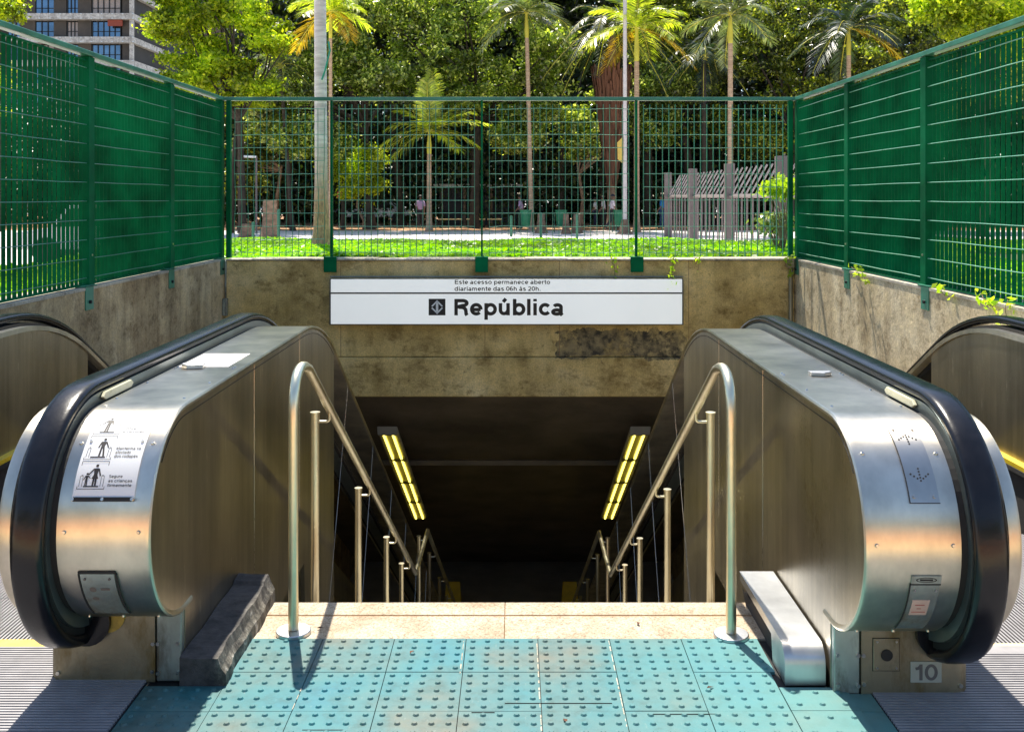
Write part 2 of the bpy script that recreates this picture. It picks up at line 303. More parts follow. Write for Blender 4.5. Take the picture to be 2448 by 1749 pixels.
def fit(vs, x0, x1, base, cap, capref):   # x to [x0,x1]; y scaled so that the capital height = cap
    a = min(v[0] for v in vs); b = max(v[0] for v in vs)
    return [(x0+(v[0]-a)/(b-a)*(x1-x0), base+v[1]*cap/capref, v[2]) for v in vs]
CAPREF = 1.0
def arc(cx, cy, rx, ry, a0, a1, n=14): return [(cx+rx*math.cos(R_(a0+(a1-a0)*k/n)), cy+ry*math.sin(R_(a0+(a1-a0)*k/n))) for k in range(n+1)]
def glyph(ch, w):       # grotesque letter as centre-line strokes, cap height 1; returns (advance, [(points, closed)])
    h = w/2; X = .74; m = .09+h; t = X-h; lo = h
    bowl = lambda cx, rx=.28: (arc(cx, X/2, rx, X/2-h+.012, 0, 360, 26)[:-1], True)
    stem = lambda x, y0, y1: ([(x, y0), (x, y1)], False)
    acc = {'ú':'u','á':'a','à':'a','ã':'a','é':'e','ç':'c'}
    if ch in acc:
        adv, st = glyph(acc[ch], w); c = adv/2
        if ch in 'úáé': st = st+[([(c-.07,X+.08),(c+.10,X+.27)], False)]
        elif ch == 'à': st = st+[([(c+.07,X+.08),(c-.10,X+.27)], False)]
        elif ch == 'ã': st = st+[([(c-.17,X+.12),(c-.07,X+.20),(c+.07,X+.13),(c+.17,X+.21)], False)]
        else: st = st+[([(c+.02,0),(c+.06,-.14),(c-.10,-.20)], False)]
        return adv, st
    G = {
     ' ': (.36, []), '.': (.38, [([(.19-h*1.05,h),(.19+h*1.05,h)], False)]), '-': (.46, [([(.07,.34),(.39,.34)], False)]),
     'l': (.37, [stem(.185,0,1)]), 'i': (.37, [stem(.185,0,X), stem(.185,.85,1)]), 'o': (.84, [bowl(.42)]),
     'b': (.85, [stem(m,0,1), bowl(.46,.27)]), 'p': (.85, [stem(m,-.27,X), bowl(.46,.27)]), 'd': (.85, [stem(.85-m,0,1), bowl(.39,.27)]),
     'g': (.85, [([(.85-m,X),(.85-m,-.02)]+arc(.42,-.02,.85-m-.42,.16,0,-150,10), False), bowl(.39,.27)]),
     'e': (.79, [(arc(.40,X/2,.27,X/2-h+.012,-4,-4,1)[:1]+arc(.40,X/2,.27,X/2-h+.012,0,318,22), False), ([(.14,X/2-.02),(.66,X/2-.02)], False)]),
     'c': (.77, [(arc(.41,X/2,.27,X/2-h+.012,38,322,20), False)]),
     'a': (.77, [([(.655,-.0),(.60,.07),(.585,.16),(.585,.48)]+arc(.375,.50,.21,X-h-.50,0,160,10), False), (arc(.335,.205,.235,.125+.02*0,0,360,20)[:-1], True)]),
     'n': (.84, [stem(m,0,X), (arc(.84/2+.01,.40,.84/2-m-.01,X-h-.40,180,0,12)+[(.84-m,0)], False)]),
     'h': (.84, [stem(m,0,1), (arc(.84/2+.01,.40,.84/2-m-.01,X-h-.40,180,0,12)+[(.84-m,0)], False)]),
     'u': (.84, [stem(.84-m,0,X), ([(m,X)]+arc(.84/2-.01,.32,.84/2-m-.01,.32-h,180,360,12), False)]),
     'r': (.54, [stem(m,0,X), (arc(m+.26,.38,.26,X-h-.38,180,88,8)+[(.53,X-h)], False)]),
     'm': (1.22, [stem(m,0,X), (arc(.395,.42,.395-m,X-h-.42,180,0,10)+[(.61,0)][:0]+[(.70-m+.09,.42),(.70-m+.09,0)], False), (arc(.82,.42,.82-.61,X-h-.42,180,0,10)+[(1.03,0)], False)]),
     't': (.48, [([(.24,.96),(.24,.16)]+arc(.34,.16,.10,.16-h,180,270,5)+[(.44,h)], False), ([(.04,X-h*.9),(.44,X-h*.9)], False)]),
     'f': (.46, [([(.21,0),(.21,.80)]+arc(.32,.80,.11,.12,180,90,5)+[(.44,.92)], False), ([(.03,X-h*.9),(.42,X-h*.9)], False)]),
     's': (.75, [(arc(.375,.525,.22,.74-h-.525+.01,30,200,10)+[(.30,.42),(.46,.34)]+arc(.375,.215,.235,.215-h+.01,20,-150,10), False)]),
     'S': (.92, [(arc(.46,.72,.29,.28-h+.015,25,205,12)+[(.36,.56),(.58,.46)]+arc(.46,.285,.31,.285-h+.01,20,-155,12), False)]),
     'z': (.68, [([(.07,X-h),(.58,X-h)], False), ([(.56,X-h),(.11,h)], False), ([(.06,h),(.62,h)], False)]),
     'k': (.78, [stem(m,0,1), ([(m,.26),(.66,.74)], False), ([(.33,.46),(.69,0)], False)]),
     'E': (.92, [stem(m+.01,0,1), ([(m,1-h),(.84,1-h)], False), ([(m,.53),(.80,.53)], False), ([(m,h),(.86,h)], False)]),
     'U': (1.0, [([(m+.01,1),(m+.01,.34)]+arc(.5,.34,.5-m-.01,.34-h+.01,180,360,14)+[(.99-m,1)], False)]),
     'M': (1.18, [stem(m+.01,0,1), stem(1.17-m,0,1), ([(m+.03,.96),(.59,.06)], False), ([(.59,.06),(1.15-m,.96)], False)]),
     'R': (1.0, [stem(m+.01,0,1), ([(m,1-h),(.58,1-h)]+arc(.60,.745,.245,.255-h,90,-90,12)+[(m,.49)], False), ([(.36,.49),(.58,.485),(.70,.44),(.77,.35),(.79,.22),(.80,.09),(.85,0)], False)]),
     '0': (.77, [(arc(.385,.5,.27,.5-h+.01,0,360,26)[:-1], True)]),
     '6': (.77, [(arc(.385,.31,.26,.31-h+.01,0,360,22)[:-1], True), (arc(.43,.5,.31,.5-h,70,190,14), False)]),
     '2': (.77, [(arc(.385,.72,.255,.28-h,170,-20,12)+[(.52,.44),(.20,.20),(.14,h)], False), ([(.07,h),(.68,h)], False)]),
     '1': (.60, [stem(.42,0,1), ([(.12,.72),(.30,.76),(.40,.90)], False)]),
    }
    return G[ch]
def text_mesh(body, w=.19, track=0.0):
    vs, fs = [], []; x = 0
    for ch in body:
        adv, st = glyph(ch, w)
        for ks, (pts, closed) in enumerate(st):
            n = len(pts); o = len(vs)
            for i, p in enumerate(pts):
                a = pts[(i-1) % n] if closed or i else p; b = pts[(i+1) % n] if closed or i < n-1 else p
                d0 = Vector((p[0]-a[0], p[1]-a[1])); d1 = Vector((b[0]-p[0], b[1]-p[1]))
                if d0.length < 1e-6: d0 = d1
                if d1.length < 1e-6: d1 = d0
                d0.normalize(); d1.normalize(); t = (d0+d1)
                if t.length < 1e-3: t = d0
                t.normalize(); nn = Vector((-t.y, t.x)); k = w/2/max(.5, nn.dot(Vector((-d0.y, d0.x))))
                vs += [(x+p[0]+nn.x*k, p[1]+nn.y*k, ks), (x+p[0]-nn.x*k, p[1]-nn.y*k, ks)]
            for i in range(n if closed else n-1):
                j = (i+1) % n; fs.append((o+2*i, o+2*i+1, o+2*j+1, o+2*j))
        x += adv+track
    return vs, fs

# ------------------------------------------------------------------ camera, light
cam = bpy.data.cameras.new('camera'); co = bpy.data.objects.new('camera', cam); COL.objects.link(co)
co.location = (0,0,CZ); co.rotation_euler = (R_(90), 0, 0)
cam.sensor_width = 36; cam.lens = FPX/2448*36; cam.shift_x = -6/2448; cam.shift_y = -(874.5-HY)/2448; cam.clip_end = 1500; cam.clip_start = .05
scene.camera = co
SUN = Vector((-.12,.45,.93)).normalized()
sl = bpy.data.lights.new('sun', 'SUN'); sl.energy = 5.0; sl.angle = R_(.55); sl.color = (1,.93,.80)
so = bpy.data.objects.new('sun', sl); COL.objects.link(so); so.rotation_euler = SUN.to_track_quat('Z','Y').to_euler(); so.location = (0,0,30)
w = bpy.data.worlds.new('World'); scene.world = w; w.use_nodes = True
wn = w.node_tree; bg = wn.nodes['Background']; sk = wn.nodes.new('ShaderNodeTexSky'); sk.sky_type = 'NISHITA'; sk.sun_disc = False
sk.sun_elevation = math.asin(SUN.z); sk.sun_rotation = math.atan2(SUN.x, SUN.y) % (2*math.pi); sk.dust_density = .8; sk.ozone_density = 1.6
wn.links.new(sk.outputs[0], bg.inputs[0]); bg.inputs[1].default_value = .12
scene.view_settings.view_transform = 'Standard'; scene.view_settings.look = 'None'; scene.view_settings.gamma = 1
scene.view_settings.exposure = .88
scene.cycles.use_denoising = True; scene.cycles.max_bounces = 8; scene.cycles.transparent_max_bounces = 4
scene.cycles.sample_clamp_indirect = 8

# ------------------------------------------------------------------ ground
XL, XR, YB = -2.92, 2.82, 10.1      # pit walls and portal wall
hx0, hx1, hy0, hy1 = XL-.1, XR+.1, 3.53, YB+.15
mb = MB(); B = 600
for (x0,x1,y0,y1) in ((-B,hx0,-B,B),(hx1,B,-B,B),(hx0,hx1,-B,hy0),(hx0,hx1,hy1,B)):
    mb.add([(x0,y0,-.012),(x1,y0,-.012),(x1,y1,-.012),(x0,y1,-.012)], [(0,1,2,3)])
struct(mb, 'ground', simple('city_ground', (.30,.30,.28), .9), fix=False, base=(0,0,0))
def sheet(name, mat, rects, z, sub=1):
    mb = MB()
    for (x0,x1,y0,y1) in rects: mb.add([(x0,y0,z),(x1,y0,z),(x1,y1,z),(x0,y1,z)], [(0,1,2,3)])
    return struct(mb, name, mat, fix=False)
sheet('soil', M['soil'], [(-70,70,47.3,90)], -.008)
sheet('path', M['path'], [(-70,70,22,47.5)], -.006)
sheet('pavement', M['pave'], [(-40,-5.0,-3,22),(5.0,40,-3,22)], -.006)
sheet('plaza', M['pave_red'], [(-40,40,-26,-.3)], -.004)
sheet('landing', simple('cream_paving', (.78,.62,.36), .8), [(-5,5,-.3,hy0-.002)], -.005)

# ------------------------------------------------------------------ tactile paving
mb = MB()
T = .252; g = .0013
def blister(mb, x, y, z, r=.0102, h=.0055, mi=0):
    seg = 10; vs = []
    for k in range(seg):
        a = 2*math.pi*k/seg; vs.append((x+r*math.cos(a), y+r*math.sin(a), z))
    for k in range(seg):
        a = 2*math.pi*k/seg; vs.append((x+r*.62*math.cos(a), y+r*.62*math.sin(a), z+h))
    mb.add(vs, [(k, (k+1)%seg, seg+(k+1)%seg, seg+k) for k in range(seg)] + [tuple(range(seg, 2*seg))], mi)
z0 = .006
def tile(x0, x1, y0, y1, nx, ny, zt=.006):
    mb.box(x0+g, x1-g, y0+g, y1-g, -.004, zt)
    for i in range(nx):
        for j in range(ny):
            if random.random() < .012: continue
            blister(mb, x0+(i+.5)*(x1-x0)/nx, y0+(j+.5)*(y1-y0)/ny, zt)
xs = [-.926+T*i for i in range(8)]
rows = [3.54-.25*j for j in range(9)]
for j in range(8):
    y1 = rows[j]; y0 = rows[j+1]
    for i in range(7):
        x0, x1 = xs[i], xs[i+1]
        if i == 6: x1 = .862 if j < 1 else .838
        if j == 0 and i == 6: x1 = .855
        tile(x0, x1, y0, y1, 5, 5, .006 + random.choice((0,0,.0006,.001)))
    if j >= 1: tile(-1.178, -.926, y0, y1 if j > 1 else 3.2, 5, 5 if j > 1 else 3, .0045)
    if j >= 2:
        tile(.838, 1.05, y0, y1, 3, 3, .008)
        mb.box(1.05+g, 1.118, y0+g, y1-g, -.004, .004)
    if j == 1: mb.box(1.05+g, 1.118, 3.04+g, 3.15, -.004, .004)
    if j == 1: tile(.838, 1.05, 3.04, 3.185, 3, 2, .008)
mb.box(-1.178, 1.118, 1.6, 3.541, -.010, -.003, 1)
for (a, b, c, d) in ((-.03,.30,3.085,3.0865),(-.13,-.06,3.03,3.0312),(.40,.62,3.02,3.0215),(-.62,-.50,2.93,2.9312)):
    mb.box(a, b, c, d, .005, .0082, 1)
for (xq, ya, yb) in ((.0780,3.06,3.50),(.0786,2.80,3.02),(.3302,3.30,3.53),(.3300,2.95,3.25),(-.1780,3.28,3.52),(-.6750,3.05,3.2)):
    yy = ya
    while yy < yb: y2 = min(yb, yy+random.uniform(.01,.06)); wq = random.uniform(.0008,.0022); mb.box(xq-wq, xq+wq, yy, y2, .003, .0071, 2); yy = y2+random.uniform(0,.03)
tp = mb.build('tactile_paving', [M['tactile'], M['dark'], M['cope']], fix=True, bevel=0); tag(tp, kind='structure')
for (x_, y_, a_) in ((.62,3.18,.4),(-.35,3.43,1.1),(.15,2.98,2.0),(-.70,3.62,.2),(.45,3.66,1.7)):
    mb = MB(); c_, s_2 = math.cos(a_), math.sin(a_); pr_ = [(-.014,0,.010),(-.004,.006,.013),(.014,0,.009),(-.004,-.006,.014)]
    mb.add([(x_+p[0]*c_-p[1]*s_2, y_+p[0]*s_2+p[1]*c_, p[2]) for p in pr_], [(0,1,2,3)])
    tag(mb.build('dry_leaf', M['dry'], fix=False), None, 'leaf', 'dry leaves scattered on the landing')
for o_, lb_ in zip([o for o in COL.objects if o.name.startswith('dry_leaf')], ('small dry leaf on the teal tiles toward the right steel cover','small dry leaf on the teal tiles left of the middle','small dry leaf nearest the viewer on the middle teal tiles','small dry leaf on the granite step by the left post','small dry leaf on the granite step toward the right post')): o_['label'] = lb_
# ------------------------------------------------------------------ granite top step and staircase
st = thing('staircase', (0,3.86,0), 'granite staircase dropping away between the two escalators', 'staircase')
mb = MB()
for (a, b) in ((-.925,-.0372),(-.0348,.93)):
    mb.box(a, b, 3.543, 3.735, -.16, .004); mb.box(a, b, 3.748, 3.862, -.16, .004); 
mb.box(-.925, .93, 3.735, 3.748, -.16, .0015, 1)
mb.box(-.0372,-.0348,3.543,3.862,-.16,-.004,1)
mb.build('top_step', [M['granite'], M['groove']], st, bevel=.003)
mb = MB(); run = 4.17/14; rise = 2.38/15
for i in range(14): mb.box(-1.065,.995, 3.862+i*run, 3.862+(i+1)*run, -(i+1)*rise-.2, -(i+1)*rise)
mb.box(-1.065,.995, 3.862+14*run, 9.15, -2.6, -2.38)
for i in range(17): mb.box(-1.065,.995, 9.15+i*.275, 9.15+(i+1)*.275, -2.38-(i+1)*.157-.2, -2.38-(i+1)*.157)
mb.build('steps', simple('stair_stone', (.30,.27,.23), .8, 0, .2, 6), st)

# ------------------------------------------------------------------ tunnel shell
mb = MB(); mb.box(XL, XR, 13.8, 22, -5.4, -5.2); struct(mb, 'floor', simple('hall_floor', (.5,.46,.40), .35, 0, .2, 2))
mb = MB(); mb.box(XL-.3, XR+.3, 20, 20.3, -5.4, 1.0-2); mb.box(-.1,.1,19.8,20,-5.2,-2)
tag(mb.build('end_wall', M['tunnel']), 'dark end wall at the bottom of the stairwell, barely lit', 'wall')
mb = MB()
mb.poly([(XL,YB+.3,-.44),(XL,20,-.44-.577*9.6),(XL,20,-.44-.577*9.6+.3),(XL,YB+.3,-.1)], (1,0,0), XR-XL)
mb.box(XL, XR, YB+2.2, YB+2.25, -1.72, -1.66)
struct(mb, 'ceiling', M['tunnel'])

# ------------------------------------------------------------------ retaining walls
def side_wall(x0, x1, mat, label):
    mb = MB()
    pts = [(x0,-.5 if False else 2.2,-.5),(x0,2.2,.93),(x0,YB+.3,.93),(x0,YB+.3,-.3)]
    ys = [2.2, 3.5, 4.8, 6.45, 8.1, 9.4, YB+.3]
    mb.box(x0, x1, 2.2, YB+.3, -6, .925)
    mb.box(x0, x1, YB+.302, 20.2, -6, -.2)
    o = mb.build('retaining_wall', mat); tag(o, label, 'wall')
    c = MB(); c.box(min(x0,x1)-.006, max(x0,x1)+.006, 2.2, YB-.012, .926, .945); c.build('coping', M['cope'], o)
    return o
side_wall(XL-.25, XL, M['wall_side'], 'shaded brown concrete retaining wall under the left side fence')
side_wall(XR, XR+.25, M['wall_side_lit'], 'sunlit streaked concrete retaining wall under the right side fence')
mb = MB(); mb.box(XL+.002, XR-.002, YB, YB+.3, -.045, .925)
mb.box(XL+.002, XR-.002, YB-.03, YB+.3, -.44, -.046)
pw = mb.build('portal_wall', M['wall_back'], bevel=.012); tag(pw, 'stained yellow-brown concrete wall over the stairwell opening that carries the white sign', 'wall')
c = MB(); xx = XL
while xx < XR-.01:
    x2 = min(XR, xx+random.uniform(.25,.7)); c.box(xx+.002, x2, YB-.012-random.uniform(0,.008), YB+.3, .926, .938+random.uniform(0,.012)); xx = x2
c.build('coping', M['cope'], pw, bevel=.004)
# formwork joints
c = MB()
for x in (-1.75, -.3, .45, 1.75): c.box(x, x+.005, YB-.0015, YB+.01, -.04, .93)
c.build('formwork_joint', M['groove'], pw)

# ------------------------------------------------------------------ planting beds
BZ = .885
mb = MB()
mb.box(-4.7, XL-.252, 2.0, 15.2, -.01, BZ); mb.box(XR+.252, 5.0, 2.0, 15.2, -.01, BZ); mb.box(XL-.25, XR+.25, YB+.302, 15.2, -.01, BZ)
mb.box(5.0, 8.5, 10.5, 15.2, -.01, BZ)
struct(mb, 'planting_bed', simple('bed_soil', (.07,.09,.02), .95, 0, .3, 4))
def leaf_arrays(P, size, up=.5, sizevar=.35, elong=1.6):
    n = len(P)
    nrm = rng.normal(size=(n,3)); nrm /= np.linalg.norm(nrm, axis=1)[:,None]
    nrm = nrm*(1-up) + np.array([0,0,1])*up; nrm /= np.linalg.norm(nrm, axis=1)[:,None]
    t = rng.normal(size=(n,3)); t -= nrm*(t*nrm).sum(1)[:,None]; t /= np.linalg.norm(t, axis=1)[:,None]
    b = np.cross(nrm, t); s = size*(1+sizevar*rng.uniform(-1,1,size=n))[:,None]
    a = P - t*s*.5*elong; c = P + t*s*.5*elong; l = P + b*s*.42 + nrm*s*.12; r = P - b*s*.42 + nrm*s*.12
    V = np.stack([a, r, c, l], 1).reshape(-1,3)
    return V
def quads_obj(name, V, mat, parent=None, base=None):
    n = len(V)//4
    off = np.array(ORG[parent.name]) if parent is not None else (np.array(base, float) if base is not None else np.array([V[:,0].mean(), V[:,1].mean(), V[:,2].min()]))
    me = bpy.data.meshes.new(name); me.vertices.add(n*4); me.vertices.foreach_set('co', (V-off).ravel())
    me.loops.add(n*4); me.loops.foreach_set('vertex_index', np.arange(n*4)); me.polygons.add(n)
    me.polygons.foreach_set('loop_start', np.arange(n)*4); me.polygons.foreach_set('loop_total', np.full(n,4))
    me.materials.append(mat); me.update(calc_edges=True)
    o = bpy.data.objects.new(name, me); COL.objects.link(o)
    if parent is not None: o.parent = parent
    else: o.location = tuple(off)
    ORG[o.name] = tuple(off); return o
def bed_pts(x0,x1,y0,y1,n,h):
    P = np.stack([rng.uniform(x0,x1,n), rng.uniform(y0,y1,n), np.zeros(n)], 1)
    hh = h*(.6+.25*np.sin(P[:,0]*3.1+P[:,1]*1.3)+.25*np.sin(P[:,0]*1.3-P[:,1]*2.1))
    P[:,2] = BZ + rng.uniform(.1,1,n)**.6*hh; return P
V = leaf_arrays(np.concatenate([bed_pts(XL-.2, XR+.2, YB+.36, 12, 22000, .085), bed_pts(-4.7, 8.4, 12, 15.2, 42000, .065), bed_pts(-4.7,XL-.3,YB,12,5000,.13), bed_pts(XR+.3,5,YB,12,5000,.13)]), .05, .55)
tag(quads_obj('ground_cover', V, M['leaf_ground']), 'bright lime leafy ground cover filling the bed behind the back fence', 'ground cover', kind='stuff')
V = leaf_arrays(bed_pts(-4.68, XL-.3, 2.1, YB, 34000, .09), .05, .5)
tag(quads_obj('ground_cover', V, M['leaf_ground']), 'bright green ground cover in the bed behind the left side fence', 'ground cover', kind='stuff')
V = leaf_arrays(bed_pts(XR+.3, 4.98, 2.1, YB, 34000, .09), .05, .5)
tag(quads_obj('ground_cover', V, M['leaf_ground']), 'bright green ground cover in the bed behind the right side fence', 'ground cover', kind='stuff')

# ------------------------------------------------------------------ fences
FZ0, FZ1 = .965, 2.555
def side_fence(xf, s, ys, label):
    # xf inner plane; s=+1: outward is +x
    f = thing('mesh_fence', (xf, 6.5, .95), label, 'fence', 'green steel mesh fences round the stairwell')
    for i in range(len(ys)-1):
        y0, y1 = ys[i]+.05, ys[i+1]-.05
        mb = MB(); y = y0
        while y <= y1+.001:
            mb.box(xf+s*.008, xf+s*.033, y-.002, y+.002, FZ0, 2.50); y += .0647
        z = FZ0+.04
        while z < 2.5:
            sag = [(xf+s*.004, y0+(y1-y0)*k/4, z+random.uniform(-.0025,.0025)) for k in range(5)]
            mb.tube(sag, .0032, 6, 1); z += .1318
        mb.box(xf+s*.006, xf+s*.034, y0, y1, 2.50, 2.512); mb.box(xf+s*.006, xf+s*.034, y0, y1, FZ0-.012, FZ0)
        mb.build('panel', [M['green'], M['wire_lit'] if s > 0 else M['green_cap']], f)  # right wires get the bright sunlit green, left ones a duller one
    for y in ys:
        mb = MB(); mb.box(xf-s*.012, xf+s*.05, y-.048, y+.048, .95, 2.535)
        mb.build('post', M['green'], f, bevel=.004)
        mb = MB(); mb.box(xf-s*.012, xf-s*.004-s*.012*0, y-.038, y+.07, .948, .962)
        pl = MB(); xp = (XL if s < 0 else XR)
        yc = y+.1 if False else y
        pl.box(xp-s*.008, xp-s*.0005, yc-.16, yc-.03, .79, .955); pl.box(xp-s*.008, xf+s*.04, yc-.16, yc+.03, .9465, .957)
        p = pl.build('clamp_plate', M['green_cap'], f, bevel=.002)
        b = MB(); b.cyl((xp-s*.008, yc-.10, .845), .012, -s*.014, 'x', 8); b.build('bolt', M['dark'], p)
        b = MB(); b.cyl((xf-s*.012, y, 1.16), .008, -s*.006, 'x', 8); b.build('bolt', M['screw'], p)
    mb = MB(); mb.box(xf-s*.022, xf+s*.045, ys[0]-.05, ys[-1]+.04, 2.537, 2.572)
    mb.build('top_rail', M['green_cap'], f, bevel=.004)
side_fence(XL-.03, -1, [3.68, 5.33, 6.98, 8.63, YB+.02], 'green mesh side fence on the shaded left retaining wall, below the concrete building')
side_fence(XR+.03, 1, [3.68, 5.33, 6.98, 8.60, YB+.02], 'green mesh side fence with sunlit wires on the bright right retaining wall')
f = thing('mesh_fence', (0, YB, .95), 'green open mesh fence facing the viewer above the white station sign', 'fence', 'green steel mesh fences round the stairwell')
px_ = [XL+.03, -1.85, -.33, 1.23, XR-.03]
for i in range(4):
    x0, x1 = px_[i]+.075, px_[i+1]-.075
    if i == 0: x0 = px_[0]+.06
    mb = MB(); n = round((x1-x0)/.0645); 
    for k in range(n+1):
        x = x0+(x1-x0)*k/n; wob = 0
        if i == 0:   # the leftmost panel is buckled
            pts = [(x+.006*math.sin(z*9+k)*(1 if 1.2 < z < 1.9 else 0), YB+.06, z) for z in np.arange(FZ0, 2.51, .1)]
            mb.tube(pts, .0034, 5)
        else: mb.box(x-.0026, x+.0026, YB+.045, YB+.070, FZ0, 2.50)
    z = FZ0+.04; 
    while z < 2.5:
        pts = [(x0+(x1-x0)*k/8, YB+.042, z+random.uniform(-.003,.003)*(2 if i in (0,2) else 1)) for k in range(9)]
        mb.tube(pts, .0035, 6, 1); z += .1318
    mb.build('panel', [M['green_mid'], M['wire_lit']], f)
for i, x in enumerate(px_):
    mb = MB(); wd = .024 if 0 < i < 4 else .045
    if i == 2: wd = .018
    mb.box(x-wd/2, x+wd/2, YB+.03, YB+.085, .95, 2.535); mb.build('post', M['green'], f, bevel=.003)
    if 0 < i < 4:
        pl = MB(); pl.box(x-.065, x+.065, YB-.03, YB-.022, .81, .955); pl.box(x-.065, x+.065, YB-.03, YB+.09, .955, .963)
        pl.build('clamp_plate', M['green'], f, bevel=.002)
mb = MB(); mb.box(XL-.02, XR+.02, YB+.025, YB+.085, 2.537, 2.572); mb.build('top_rail', M['green_cap'], f, bevel=.004)

# ------------------------------------------------------------------ station sign
sg = thing('station_sign', (-.08, YB-.06, .29), 'long white station sign reading República on the stained concrete wall', 'sign')
mb = MB(); mb.box(-1.84, 1.68, YB-.12, YB-.032, .292, .752); mb.build('sign_box', simple('sign_frame', (.10,.10,.09), .5), sg, bevel=.004)
def face_mat():
    m, nt, n, l = new_mat('glowing_white_face'); out = n.new('ShaderNodeOutputMaterial'); p = n.new('ShaderNodeBsdfPrincipled'); l.new(p.outputs[0], out.inputs[0])
    t = pos_noise(nt, (1,1,1), 3, 4); r = ramp(nt, t.outputs[0], [(.3, (.74,.78,.78)), (.7, (.82,.85,.86))]); l.new(r.outputs[0], p.inputs['Base Color']); p.inputs['Roughness'].default_value = .3
    p.inputs['Emission Color'].default_value = (.95,.97,.93,1); p.inputs['Emission Strength'].default_value = .24  # weak emission added to make the white face look brighter
    return m
mb = MB(); mb.box(-1.825, 1.665, YB-.124, YB-.121, .303, .7475); mb.build('sign_face', face_mat(), sg)
YS = YB-.1255
def flat(mb, vs, fs, y=YS, mi=0): mb.add([(v[0], y-v[2]*.0004, v[1]) for v in vs], [tuple(reversed(q)) for q in fs], mi)
kx = YS/FPX
def sx(px): return (px-CX)*kx
def sz(py): return CZ-(py-HY)*kx
s_ = 380/2273; zx = lambda u: sx(1000+u*s_); zz = lambda v: sz(650+v*s_)
for (tx, a, b, bs, cp, wd) in (('República', 515, 2078, 620, 385, .21), ('Este acesso permanece aberto', 522, 1885, 173, 113, .175), ('diariamente das 06h às 20h.', 518, 1748, 270, 208, .175)):
    mb = MB(); v_, f_ = text_mesh(tx, wd); flat(mb, fit(v_, zx(a), zx(b), zz(bs), zz(cp)-zz(bs), CAPREF), f_)
    mb.build('lettering', M['ink'], sg, fix=False)
mb = MB(); mb.box(-1.825, 1.665, YS, YS+.001, zz(314), zz(292)); mb.build('rule_line', M['ink'], sg)
mb = MB(); mb.box(zx(148), zx(388), YS, YS+.001, zz(620), zz(383)); lg = mb.build('emblem', M['black'], sg)
mb = MB(); cxm, cym = 269, 501
def lp(pts, mi=0):
    mb.add([(zx(a), YS-.0015, zz(b)) for a, b in pts], [tuple(range(len(pts)))], mi)
# up arrow and down arrow, white
lp([(269,402),(352,487),(335,500),(285,450),(285,487),(285,540),(269,552),(252,540),(252,450),(203,500),(186,487)][:0] or [(269,402),(352,485),(337,500),(269,432)]); lp([(269,402),(269,432),(201,500),(186,485)])
lp([(269,602),(269,572),(337,504),(352,519)]); lp([(269,602),(186,519),(201,504),(269,572)])
lp([(258,425),(281,425),(286,445),(286,560),(281,580),(258,580),(252,560),(252,445)])
mb.build('emblem_arrows', M['white'], lg, fix=False)
mb = MB(); mb.tube([(-1.845,YB-.06,.768),(1.685,YB-.06,.768)], .006, 6); mb.build('top_trim', simple('trim_grey', (.3,.3,.28), .4, .5), sg)

# pipe and junction box
mb = MB(); mb.tube([(XR-.055, YB-.05, -.4),(XR-.055, YB-.05, .70),(XR-.05, YB-.05,.86)], .022, 12)
mb.box(XR-.10, XR-.03, YB-.09, YB-.02, .86, .95)
tag(mb.build('drain_pipe', M['steel_dull'], smooth=40), 'thin brownish vertical pipe in the corner beside the right retaining wall', 'pipe')
mb = MB(); mb.box(XL+.005, XL+.05, YB-.09, YB-.032, .38, .55); mb.tube([(XL+.028,YB-.05,.55),(XL+.028,YB-.05,.93)], .01, 8)
tag(mb.build('junction_box', M['steel_dull2'], bevel=.004), 'small grey conduit box in the corner beside the left retaining wall', 'electrical box')

